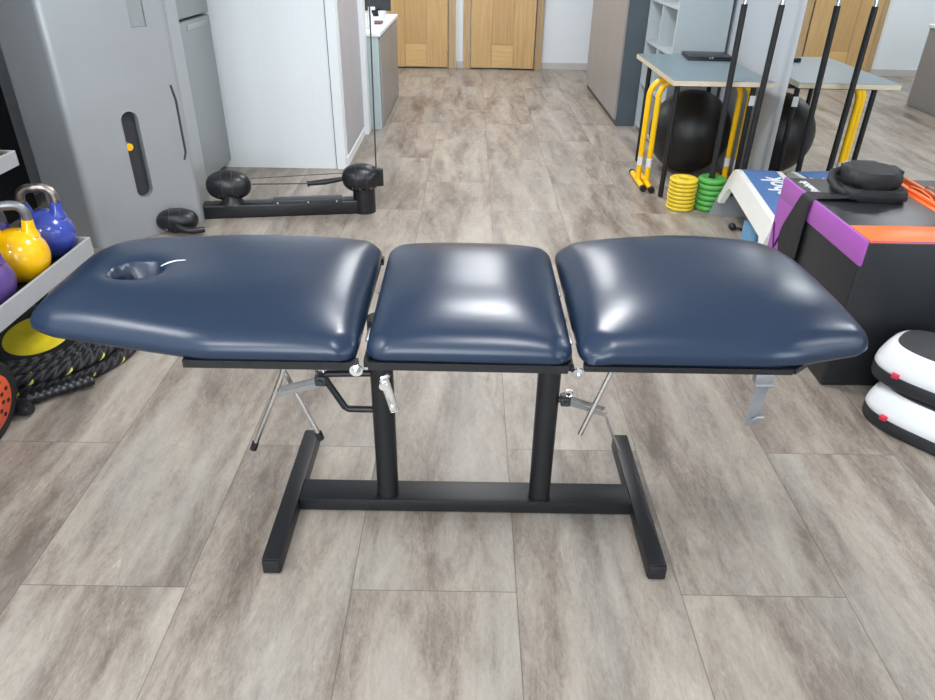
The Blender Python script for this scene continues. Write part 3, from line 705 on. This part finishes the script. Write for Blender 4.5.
finish('base', MB().box(-0.155, 0.155, -0.13, 0.13, 0.7535, 0.768, 0.004, 2, LM), BLKP, t)
finish('lid', MB().box(-0.155, 0.155, -0.13, 0.13, 0.7685, 0.780, 0.004, 2, LM), BLKP, t)
m = MB(); m.box(-0.012, -0.004, -0.137, -0.131, 0.766, 0.778, 0, 1, LM); m.box(0.006, 0.014, -0.137, -0.131, 0.766, 0.778, 0, 1, LM)
pieces('badge', m, CHROME, t, smooth=False)

# big black ball under the table
tag(finish('exercise_ball', MB().ball((1.598, 5.24, 0.287), 0.286, None, None, 48, 28), BALLM, angle=80), 'large black exercise ball under the grey work table', 'exercise ball')

# yellow dip bars
def dip_bar(x0, x1, y, fy0, fy1, label):
    t = thing('dip_bar', label, 'dip bar', ((x0+x1)/2, y, 0), 'yellow dip bars under the table')
    r = 0.019; H_ = 0.70; R_ = 0.11; pts = [(x0, y, 0.02)]
    for k in range(9):
        a = PI-PI/2*k/8; pts.append((x0+R_+R_*math.cos(a), y, H_-R_+R_*math.sin(a)))
    for k in range(9):
        a = PI/2-PI/2*k/8; pts.append((x1-R_+R_*math.cos(a), y, H_-R_+R_*math.sin(a)))
    pts.append((x1, y, 0.02))
    fr = finish('frame', MB().tube(pts, r, 16), YTUBE, t)
    for x in (x0, x1):
        f = finish('foot', MB().tube([(x, fy0, 0.021), (x, fy1, 0.021)], 0.019, 16), YTUBE, t)
        m = MB(); m.tube([(x, fy0-0.012, 0.021), (x, fy0+0.02, 0.021)], 0.0208, 16); m.tube([(x, fy1-0.02, 0.021), (x, fy1+0.012, 0.021)], 0.0208, 16)
        pieces('end_cap', m, RUBBER, f)
        finish('white_sticker', MB().tube([(x, y, 0.13), (x, y, 0.19)], 0.0196, 16, caps=False), WHT, fr)
dip_bar(1.190, 1.795, 4.905, 4.715, 5.10, 'yellow tubular dip bar on its feet, farther of the nested pair')
dip_bar(1.240, 1.845, 4.855, 4.685, 5.07, 'yellow tubular dip bar on its feet, nearer of the nested pair')

# ------------------------------------------------------------------ weight plates
def plates(cx, cy, n, th, R_, m, kind, colour):
    first = None
    for i in range(n):
        pos = ('bottom', 'second from bottom', 'third from bottom', 'fourth from bottom', 'fifth from bottom', 'sixth from bottom', 'seventh from bottom', 'topmost')[i] if i < n-1 else 'topmost'
        lb = '%s ring weight plate, %s of its stack' % (colour, pos)
        if first is None:
            g_ = th*0.5; b = MB()
            pr = []
            for k in range(9):
                a = -PI/2+PI*k/8; pr.append((R_-g_*0.9+g_*0.9*math.cos(a), g_+g_*0.97*math.sin(a)))
            pr += [(R_*0.62, th*0.93), (R_*0.60, th*0.80), (R_*0.50, th*0.80), (R_*0.47, th*0.93), (R_*0.40, th*0.93), (R_*0.36, th*0.8), (R_*0.36, th*0.2), (R_*0.40, th*0.06)]
            b.lathe(pr, (cx, cy, 0), 40, close=True)
            o = finish(kind, b, m, origin=(cx, cy, 0), angle=50); first = o
        else:
            o = first.copy(); col.objects.link(o)
        o.location = (cx+random.uniform(-.002, .002), cy+random.uniform(-.002, .002), i*(th+0.0003)+0.0005)
        tag(o, lb, 'weight plate', '%s plates stacked on the floor by the table leg' % colour.lower())
plates(1.358, 4.385, 8, 0.0245, 0.089, YPLATE, 'weight_plate', 'Yellow')
plates(1.5365, 4.385, 6, 0.034, 0.087, GPLATE, 'weight_plate', 'Green')

# vertical foam covered bars
def bar(x, y, z0, label, lean=-0.004):
    t = thing('padded_bar', label, 'bar', (x, y, z0), 'black foam sleeved bars standing by the mirror')
    finish('foam_sleeve', MB().tube([(x, y, z0+0.03), (x+lean, y, 1.185)], 0.0175, 18), RUBBER, t)
    finish('steel_rod', MB().tube([(x, y, z0), (x, y, z0+0.04)], 0.0125, 16).tube([(x+lean, y, 1.18), (x+lean*1.2, y, 1.42)], 0.0125, 16), CHROME, t)
bar(1.5285, 4.385, 0.0005, 'black foam sleeved bar standing in the green plate stack')
bar(1.715, 4.385, 0.0005, 'black foam sleeved bar standing behind the blue and white step', 0.018)

# ------------------------------------------------------------------ step platform
t = thing('step_platform', 'white aerobic step with blue top and grey legs between box and plates', 'aerobic step', (1.66, 3.75, 0))
sa = math.atan2(-0.117, -0.923)           # direction far -> near
o_ = Vector((1.603, 4.235)); L_ = 0.98; W_ = 0.262
d1 = Vector((-0.117, -0.923)).normalized(); d2 = Vector((-d1.y, d1.x))
if d2.x < 0: d2 = -d2
SM = Matrix(((d1.x, d2.x, 0, o_.x), (d1.y, d2.y, 0, o_.y), (0, 0, 1, 0), (0, 0, 0, 1)))   # local: along, across, up
zt = 0.312
def swept(y0, y1, m, sk=0.0):
    # white shell: side profile in (along,z)
    top = [(0.0, 0.10), (0.0, zt-0.05), (0.012, zt-0.018), (0.04, zt-0.002), (0.07, zt), (L_-0.07, zt), (L_-0.04, zt-0.002), (L_-0.012, zt-0.018), (L_, zt-0.05), (L_, 0.10)]
    inn = [(L_-0.06, 0.10), (L_-0.07, zt-0.115), (L_-0.10, zt-0.10), (0.12, zt-0.10), (0.09, zt-0.115), (0.07, 0.10)]
    pts = top+inn; n = len(pts); v = []
    for yy in (y0, y1):
        for a, z in pts: v.append(SM @ Vector((a-0.0+(0.035*(1 if a > L_/2 else -1))*(zt-z)/zt*1.0*0.9, yy+sk*(zt-z), z)))
    f = [list(range(n))[::-1], [n+i for i in range(n)]]+[(i, (i+1) % n, n+(i+1) % n, n+i) for i in range(n)]
    m.add(v, f)
m = MB(); swept(0.0, 0.034, m, -0.30); swept(W_-0.03, W_, m); m.box(0.045, L_-0.045, 0.028, W_-0.028, zt-0.045, zt-0.004, 0.002, 1, SM)
m.box(-0.012, 0.02, 0.03, W_-0.03, zt-0.09, zt-0.05, 0.002, 1, SM)
sh = finish('deck_shell', m, STEPW, t, angle=40)
finish('deck_mat', MB().box(0.05, L_-0.05, 0.034, W_-0.034, zt-0.0035, zt+0.003, 0.002, 1, SM), STEPB, t)
for a in (-0.030, L_+0.006):
    s = 1
    lp = MB(); vs = []
    for aa in (a, a+0.024):
        for c_, z_ in ((-0.095, 0.0), (W_, 0.0), (W_, 0.125), (-0.058, 0.125)): vs.append(SM @ Vector((aa, c_, z_)))
    lp.add(vs, [(0, 1, 2, 3), (7, 6, 5, 4), (0, 4, 5, 1), (1, 5, 6, 2), (2, 6, 7, 3), (3, 7, 4, 0)])
    finish('leg_panel', lp, STEPG, t, smooth=False)
# lettering, tops of the letters towards the left edge
M_ = SM @ Matrix.Translation((0.45, W_/2+0.035, zt+0.0032))
xa_ = Vector((-d1.x, -d1.y, 0)); ya_ = Vector((-d2.x, -d2.y, 0))
TM = Matrix(((xa_.x, ya_.x, 0, M_.translation.x), (xa_.y, ya_.y, 0, M_.translation.y), (0, 0, 1, M_.translation.z), (0, 0, 0, 1)))
text_mesh('lettering', 'Reebok', 0.17, TM, WHT, t)
m = MB()
for a in (0.15, 0.30, 0.45, 0.60): m.tube([SM @ Vector((a, -0.014, zt-0.045)), SM @ Vector((a, -0.010, zt-0.045))], 0.007, 12)
pieces('rivet', m, WHT, t)
bb = MB(); bb.box(1.575, 1.665, 3.66, 3.86, 0.0, 0.12, 0.012, 3)
tag(finish('foam_block', bb, LBLUE), 'light blue block on the floor under the white step', 'block')
m = MB(); m.ball((1.575, 4.01, 0.021), 0.022, 0.03, 0.02)
m.tube([(1.595, 4.01, 0.012), (1.62, 4.0, 0.010), (1.64, 3.95, 0.010)], 0.008, 8)
tag(finish('jump_rope_handle', m, BLKP), 'small black plastic grip on the floor beside the light blue block', 'grip')

# ------------------------------------------------------------------ soft plyo box
t = thing('plyo_box', 'large black soft jump box with purple and orange edges against the mirror', 'jump box', (1.62, 2.69, 0))
bx0, bx1, by0, by1, bz = 1.386, 1.850, 2.312, 3.06, 0.600
finish('body', MB().box(bx0, bx1, by0, by1, 0.0, bz, 0.010, 3), BLKV, t)
e = 0.0022
# purple: left face top band, thin wrap on the top, far vertical band
m = MB(); m.box(bx0-e, bx0+0.012, by0-e*0.5, by1+e*0.5, bz-0.095, bz+e, 0.0045, 2); m.box(bx0-e, bx0+0.012, by1-0.16, by1+e*0.5, 0.02, bz-0.09, 0.002, 1)
finish('purple_band', m, PURV, t)
m = MB(); m.box(bx0+0.014, bx1+e*0.3, by0-e, by0+0.155, bz-0.006, bz+e, 0.002, 2); m.box(bx1-0.045, bx1+e*0.3, by0+0.155, by1, bz-0.006, bz+e, 0.002, 2)
finish('orange_band', m, ORGV, t)
m = MB(); m.tube([(bx0+0.016, by0-0.001, bz+0.0005), (bx1, by0-0.001, bz+0.0005)], 0.0022, 8); finish('piping', m, PURV, t)
m = MB()
for a, b in (((3.098, 0.385), (3.035, 0.300)), ((3.035, 0.300), (2.995, 0.392)), ((3.13, 0.30), (3.135, 0.26))):
    pass
m.tube([(bx0-e-0.0005, 3.045, 0.400), (bx0-e-0.0005, 2.995, 0.300), (bx0-e-0.0005, 2.945, 0.400)], 0.006, 6, sy=1); finish('logo', m, DPUR, t)
xa_ = Vector((0, 1, 0)); ya_ = Vector((-1, 0, 0))
TM = Matrix(((0, -1, 0, bx0+0.055), (1, 0, 0, 2.93), (0, 0, 1, bz+0.0006), (0, 0, 0, 1)))
text_mesh('lettering', 'Reebok', 0.05, TM, WHT, t)
# orange pull handle near the right edge
hp = MB(); hp.tube([(bx1-0.012, 2.70, bz+0.004), (bx1-0.016, 2.73, bz+0.028), (bx1-0.016, 2.80, bz+0.034), (bx1-0.016, 2.87, bz+0.028), (bx1-0.012, 2.90, bz+0.004)], 0.005, 10, sy=0.4)
finish('pull_handle', hp, ORGV, t)
finish('fold_flap', MB().box(bx1-0.020, bx1-0.001, 2.52, 3.04, bz+0.0025, bz+0.016, 0.006, 3), ORGV, t)

# bag on the box
t = thing('belt_bag', 'black nylon bag with strap lying on top of the jump box', 'bag', (1.68, 2.86, bz+0.001))
bc = Vector((1.640, 2.85, 0))
BMt = Matrix.Translation((bc.x, bc.y, 0)) @ Matrix.Rotation(math.radians(-6), 4, 'Z')
lower = finish('pouch_base', MB().prism(rounded([(-0.125, -0.125), (0.125, -0.125), (0.12, 0.12), (-0.12, 0.12)], 0.05, 8), bz+0.0025, bz+0.045, 0.012, 3, BMt), BAGM, t)
pts = rounded([(-0.115, -0.10), (0.105, -0.10), (0.105, 0.11), (-0.105, 0.11)], 0.06, 8)
m = MB(); m.prism(pts, bz+0.043, bz+0.108, 0.030, 6, BMt); finish('pouch_top', m, BAGM, t, angle=75)
zp = MB(); zp.tube([BMt @ Vector((a*1.085, b*1.085-0.004, bz+0.044)) for a, b in pts], 0.0035, 8, close=True); finish('zip', zp, RUBBER, t)
zz = MB(); zz.box(-0.112, 0.108, -0.128, -0.120, bz+0.012, bz+0.034, 0.003, 2, BMt); finish('front_pocket', zz, BAGM, t)
# bulging left end with loop
m = MB(); m.tube([BMt @ Vector(v) for v in ((-0.10, 0.06, bz+0.075), (-0.135, 0.04, bz+0.070), (-0.150, 0.0, bz+0.052), (-0.14, -0.05, bz+0.032), (-0.11, -0.085, bz+0.020))], 0.017, 12); finish('carry_loop', m, BAGM, t)
# strap: ribbon from the bag across the top, over the left edge and hanging down
def ribbon(path, th=0.006, n=9):
    v = []; f = []
    for (c, wv) in path:
        c = Vector(c); wv = Vector(wv); v += [c-wv, c+wv]
    mb = MB(); k = len(path); nrm = []
    for i in range(k):
        a = Vector(path[max(i-1, 0)][0]); b = Vector(path[min(i+1, k-1)][0]); nn = (b-a).cross(Vector(path[i][1])).normalized()*th*0.5; nrm.append(nn)
    vv = []
    for i, (c, wv) in enumerate(path):
        c = Vector(c); wv = Vector(wv); nn = nrm[i]
        vv += [c-wv-nn, c-wv*0.5-nn*1.6, c+wv*0.5-nn*0.6, c+wv-nn, c+wv+nn, c+wv*0.5+nn*1.6, c-wv*0.5+nn*0.6, c-wv+nn]
    for i in range(k-1):
        for j in range(8): f.append((i*8+j, i*8+(j+1) % 8, (i+1)*8+(j+1) % 8, (i+1)*8+j))
    f += [list(range(8))[::-1], [(k-1)*8+j for j in range(8)]]
    mb.add(vv, f); return mb
sx = bx0-0.006
path = [((1.545, 2.757, bz+0.022), (0.0, 0.022, 0)), ((1.52, 2.765, bz+0.016), (0.0, 0.028, 0)), ((1.48, 2.775, bz+0.012), (0, 0.036, 0)), ((1.42, 2.785, bz+0.010), (0, 0.045, 0)), ((1.395, 2.79, bz+0.009), (0, 0.048, 0)),
        ((sx-0.003, 2.80, bz-0.004), (0, 0.052, 0.0)), ((sx-0.004, 2.815, bz-0.05), (0, 0.062, -0.01)), ((sx-0.006, 2.84, bz-0.12), (0, 0.085, -0.02)),
        ((sx-0.008, 2.855, bz-0.19), (0, 0.105, -0.02)), ((sx-0.008, 2.845, bz-0.26), (0, 0.095, -0.01)), ((sx-0.006, 2.83, bz-0.33), (0, 0.07, 0)), ((sx-0.004, 2.81, bz-0.38), (0, 0.04, 0))]
o = finish('shoulder_strap', ribbon(path, 0.006), BAGM, t, angle=70)
md = o.modifiers.new('s', 'SUBSURF'); md.levels = 2; md.render_levels = 2

# ------------------------------------------------------------------ curved strike shields
def shield(cx, cy, z0, ang, label):
    t = thing('strike_shield', label, 'strike shield', (cx, cy, z0), 'white and black strike shields stacked on the floor')
    a, b = 0.142, 0.235
    def sup(k, n=72, ee=2.9):
        out = []
        for i in range(n):
            q = 2*PI*i/n; c, s = math.cos(q), math.sin(q)
            out.append((a*k*math.copysign(abs(c)**(2/ee), c), b*k*math.copysign(abs(s)**(2/ee), s)))
        return out
    M_ = Matrix.Translation((cx, cy, z0)) @ Matrix.Rotation(ang, 4, 'Z')
    def loft(levels, n=72, capt=True):
        v = []; f = []
        for k, z in levels:
            for (x, y) in sup(k, n): v.append(M_ @ Vector((x, y, z+0.012*0*(y/b))))
        m_ = len(levels)
        for i in range(m_-1):
            for j in range(n): f.append((i*n+j, i*n+(j+1) % n, (i+1)*n+(j+1) % n, (i+1)*n+j))
        f += [list(range(n))[::-1], [(m_-1)*n+j for j in range(n)]]
        return MB().add(v, f)
    finish('base_layer', loft([(0.93, 0.0), (0.98, 0.006), (1.0, 0.018), (1.0, 0.042), (0.985, 0.050)]), PADB, t, angle=50)
    finish('white_cover', loft([(0.975, 0.0505), (1.0, 0.058), (0.985, 0.080), (0.93, 0.112), (0.88, 0.132), (0.84, 0.141), (0.79, 0.145)]), WHV, t, angle=60)
    finish('strike_face', loft([(0.785, 0.1455), (0.78, 0.149), (0.72, 0.151), (0.4, 0.152)]), PADK, t, angle=60)
    x, y = sup(1.0)[31]
    m = MB(); m.box(x-0.014, x+0.006, y-0.012, y+0.012, 0.050, 0.066, 0.003, 2, M_); finish('red_tab', m, REDT, t)
shield(1.658, 2.010, 0.0, math.radians(40), 'white strike shield with black base, lower of the stacked pair')
shield(1.662, 2.045, 0.158, math.radians(43), 'white strike shield with charcoal face, upper of the stacked pair')

# ------------------------------------------------------------------ kettlebell rack
t = thing('kettlebell_rack', 'black storage rack with grey shelf trays at the left edge', 'storage rack', (-1.75, 2.0, 0))
RY0, RY1 = 1.05, 2.66
finish('back_panel', MB().box(-2.70, -2.67, RY0, 4.20, 0.0, 1.75, 0.003), RACKB, t, smooth=False)
m = MB(); m.box(-2.665, -2.60, RY1-0.06, RY1, 0, 1.7, 0.004); m.box(-2.665, -2.60, RY0, RY0+0.06, 0, 1.7, 0.004)
pieces('upright', m, RACKB, t, smooth=False)
def tray(xf, xb, z, yE, name='tray', h=0.072):
    m = MB(); m.box(xb, xf-0.012, RY0, yE, z-0.010, z, 0.001); finish('tray_floor', m, RACKB, t, smooth=False)
    m = MB(); m.box(xf-0.011, xf, RY0, yE, z-0.012, z+h-0.012, 0.003, 2); m.box(xb, xf-0.012, yE-0.010, yE, z+0.0005, z+h-0.012, 0.002); m.box(xb, xf-0.012, RY0, RY0+0.01, z+0.0005, z+h-0.012, 0.002)
    finish('tray_rim', m, TRAYG, t, smooth=False)
    m = MB()
    for yy in (RY0+0.03, yE-0.06): m.box(-2.599, xb+0.08, yy-0.015, yy+0.015, z-0.06, z-0.0105, 0.002)
    pieces('bracket', m, RACKB, t, smooth=False)
tray(-1.50, -1.84, 0.382, 2.63); tray(-1.66, -2.02, 0.751, 2.58, h=0.055)
m = MB()
for yy in (RY0+0.05, 2.52): m.box(-2.25, -1.60, yy-0.025, yy+0.025, 0.0, 0.05, 0.004); m.box(-1.72, -1.68, yy-0.02, yy+0.02, 0.05, 0.3715, 0.003)
pieces('foot', m, RACKB, t, smooth=False)
def kettlebell(x, y, z, r, m_b, m_h, ang, label):
    t = thing('kettlebell', label, 'kettlebell', (x, y, z), 'kettlebells on the rack trays')
    cz = z+r*0.93
    prof = []
    for i in range(22):
        a = -PI/2+PI*i/21; zz = max(-0.93*r, r*math.sin(a)); prof.append((max(1e-4, r*math.cos(a)), zz))
    b = MB(); b.lathe(prof, (x, y, cz), 40)
    hd = Vector((math.cos(ang), math.sin(ang), 0))
    for s in (-1, 1):
        b.tube([Vector((x, y, cz))+hd*s*0.050+Vector((0, 0, r*0.72)), Vector((x, y, cz))+hd*s*0.054+Vector((0, 0, r*0.95)), Vector((x, y, cz))+hd*s*0.058+Vector((0, 0, r*1.28))], [0.034*r/0.095, 0.023, 0.019], 16)
    finish('bell_body', b, m_b, t, angle=60)
    pts = []
    for k in range(17):
        q = PI*k/16; cx_ = math.copysign(abs(math.cos(q))**0.62, math.cos(q)); sz = abs(math.sin(q))**0.7
        pts.append(Vector((x, y, cz+r*1.27))+hd*cx_*0.060+Vector((0, 0, 0.058*sz)))
    finish('handle', MB().tube(pts, 0.0165, 16), m_h, t)
kettlebell(-1.628, 2.572, 0.383, 0.098, BLUEK, STEELH, math.radians(12), 'glossy blue kettlebell with worn steel handle on the far end of the tray')
kettlebell(-1.618, 2.355, 0.383, 0.100, YEL, GREYH, math.radians(25), 'glossy yellow kettlebell with grey handle on the grey rack tray')
kettlebell(-1.622, 2.145, 0.383, 0.094, PURK, GREYH, math.radians(15), 'purple kettlebell in front of the yellow one on the tray')
kettlebell(-1.768, 2.465, 0.383, 0.070, INDK, GREYH, math.radians(80), 'dark indigo kettlebell behind the yellow one on the tray')
# patterned ball on the upper tray
m = MB(); c = Vector((-1.725, 2.50, 0.752+0.0535)); m.ball(c, 0.048)
for k in range(5):
    R_ = Matrix.Rotation(k*PI/5, 4, 'Z') @ Matrix.Rotation(0.5, 4, 'X')
    m.tube([c+R_ @ Vector((0.050*math.cos(q), 0, 0.050*math.sin(q))) for q in [2*PI*i/24 for i in range(24)]], 0.0035, 6, close=True)
tag(finish('massage_ball', m, mat('beige_rubber', srgb(160, 150, 120), 0.5, noise=(70, 0.5)), angle=60), 'small beige ribbed ball on the upper rack tray', 'ball')

# ------------------------------------------------------------------ under the rack: bumper plate, rope coil, wheel
t = thing('bumper_plate', 'black disc with yellow centre lying inside the coiled rope under the rack', 'weight plate', (-1.765, 2.49, 0))
c = (-1.715, 2.46, 0.040)
TLT = Matrix.Rotation(math.radians(11), 4, 'X')
finish('rubber_rim', MB().lathe([(0.13, 0.0), (0.185, 0.0), (0.197, 0.010), (0.197, 0.055), (0.187, 0.066), (0.145, 0.066), (0.13, 0.058)], c, 56, TLT, close=True), RUBBER, t)
finish('yellow_disc', MB().lathe([(0.128, 0.002), (0.128, 0.056), (0.12, 0.062), (0.05, 0.070), (0.02, 0.071)], c, 48, TLT), mat('yellow_disc', srgb(226, 204, 40), 0.45, noise=(16, 0.12)), t)
def rope_mat():
    m = bpy.data.materials.new('black_rope_with_yellow_tracer'); m.use_nodes = True
    nt = m.node_tree; N = nt.nodes; L = nt.links; b = N['Principled BSDF']; b.inputs['Roughness'].default_value = 0.6
    uv = N.new('ShaderNodeUVMap'); sp = N.new('ShaderNodeSeparateXYZ'); L.new(uv.outputs[0], sp.inputs[0])
    def mt(op, a, c):
        n = N.new('ShaderNodeMath'); n.operation = op
        for i, v in enumerate((a, c)):
            if isinstance(v, (int, float)): n.inputs[i].default_value = v
            else: L.new(v, n.inputs[i])
        return n.outputs[0]
    tw = mt('FRACT', mt('ADD', mt('MULTIPLY', sp.outputs[0], 1.0), mt('MULTIPLY', sp.outputs[1], 1.0)), 0)
    band = mt('LESS_THAN', tw, 0.10)
    seg = mt('LESS_THAN', mt('FRACT', mt('ADD', mt('MULTIPLY', sp.outputs[0], 1.0), 0.3), 0), 0.36)
    f = mt('MULTIPLY', band, seg)
    mx_ = N.new('ShaderNodeMix'); mx_.data_type = 'RGBA'; L.new(f, mx_.inputs['Factor']); mx_.inputs['A'].default_value = (*srgb(38, 38, 42), 1); mx_.inputs['B'].default_value = (*srgb(225, 220, 90), 1)
    L.new(mx_.outputs['Result'], b.inputs['Base Color'])
    st_ = mt('SINE', mt('MULTIPLY', mt('ADD', mt('MULTIPLY', sp.outputs[0], 3.0), mt('MULTIPLY', sp.outputs[1], 3.0)), 2*PI), 0)
    bp = N.new('ShaderNodeBump'); bp.inputs['Strength'].default_value = 0.8; bp.inputs['Distance'].default_value = 0.006; L.new(st_, bp.inputs['Height']); L.new(bp.outputs[0], b.inputs['Normal'])
    return m
ROPE = rope_mat()
t = thing('battle_rope', 'thick black training rope with yellow flecks coiled on the floor under the rack', 'rope', (-1.74, 2.45, 0))
def rope(pts, r, name, period=0.125, n=14):
    mb = MB().tube(pts, r, n)
    o = finish(name, mb, ROPE, t, angle=70)
    me = o.data; uvl = me.uv_layers.new(name='UVMap')
    cum = [0.0]
    for i in range(1, len(pts)): cum.append(cum[-1]+(Vector(pts[i])-Vector(pts[i-1])).length)
    for p in me.polygons:
        ks = [me.loops[li].vertex_index % n for li in p.loop_indices]
        wrap = (max(ks)-min(ks)) > n/2
        for li, k in zip(p.loop_indices, ks):
            i = me.loops[li].vertex_index//n; kk = k+n if (wrap and k < n/2) else k
            uvl.data[li].uv = (cum[min(i, len(cum)-1)]/period, kk/n)
    return o
pts = []
cc = Vector((-1.745, 2.47))
N_T = 7.6
for i in range(430):
    a = i/430*N_T*2*PI; lap = a/(2*PI)
    R_ = [0.235, 0.285, 0.335, 0.375][int(lap) % 4 if int(lap) < 4 else 3-int(lap) % 4] 
    base = [0.235, 0.285, 0.335, 0.372, 0.348, 0.300, 0.255, 0.235, 0.235]
    i0 = int(lap); fr_ = lap-i0; R_ = base[i0]*(1-fr_)+base[i0+1]*fr_
    z = 0.024+0.046*min(1, max(0, (lap-3.3)/0.6))
    R_ *= 1+0.02*math.sin(a*2.7)
    pts.append((cc.x+R_*math.cos(a)*1.0, cc.y+R_*math.sin(a)*0.92, z+0.002*math.sin(a*5)))
pts = [p for p in pts if p[0] > -2.15]
rope(pts, 0.022, 'rope_coil')
# rope end grip with ribbed rubber sleeve
pts = []; rad = []
a = Vector((-1.405, 2.235, 0.030)); b = Vector((-1.60, 2.085, 0.026))
for i in range(41):
    pts.append(a.lerp(b, i/40)); rad.append((0.0245 if i % 4 < 2 else 0.0215) if 0 < i < 40 else 0.012)
finish('grip_sleeve', MB().tube(pts, rad, 18), BLKP, t, angle=50)
finish('grip_sleeve', MB().tube([(-1.535, 2.03, 0.028), (-1.555, 2.035, 0.028), (-1.66, 2.06, 0.028), (-1.70, 2.07, 0.028)], [0.018, 0.028, 0.028, 0.018], 16), BLKP, t)

t = thing('training_wheel', 'black wheel with an orange perforated hub standing at the left edge', 'wheel', (-1.60, 1.90, 0))
WM = Matrix.Translation((-1.60, 1.885, 0.1505)) @ Matrix.Rotation(math.radians(98), 4, 'Y')
def L2(prof, n=48, close=True): return MB().lathe(prof, (0, 0, 0), n, WM, close=close)
finish('rubber_tyre', L2([(0.105, -0.05), (0.140, -0.05), (0.150, -0.035), (0.150, 0.035), (0.140, 0.05), (0.105, 0.05)]), RUBBER, t)
hb = L2([(0.02, -0.04), (0.1045, -0.04), (0.1045, 0.052), (0.098, 0.056), (0.02, 0.058)])
hub = finish('orange_hub', hb, ORGP, t)
m = MB()
for k in range(10):
    q = 2*PI*k/10
    for rr in (0.05, 0.078):
        c = WM @ Vector((rr*math.cos(q), rr*math.sin(q), 0.0575)); c2 = WM @ Vector((rr*math.cos(q), rr*math.sin(q), 0.0585)); m.tube([c, c2], 0.008, 10)
pieces('hub_hole', m, RUBBER, hub)
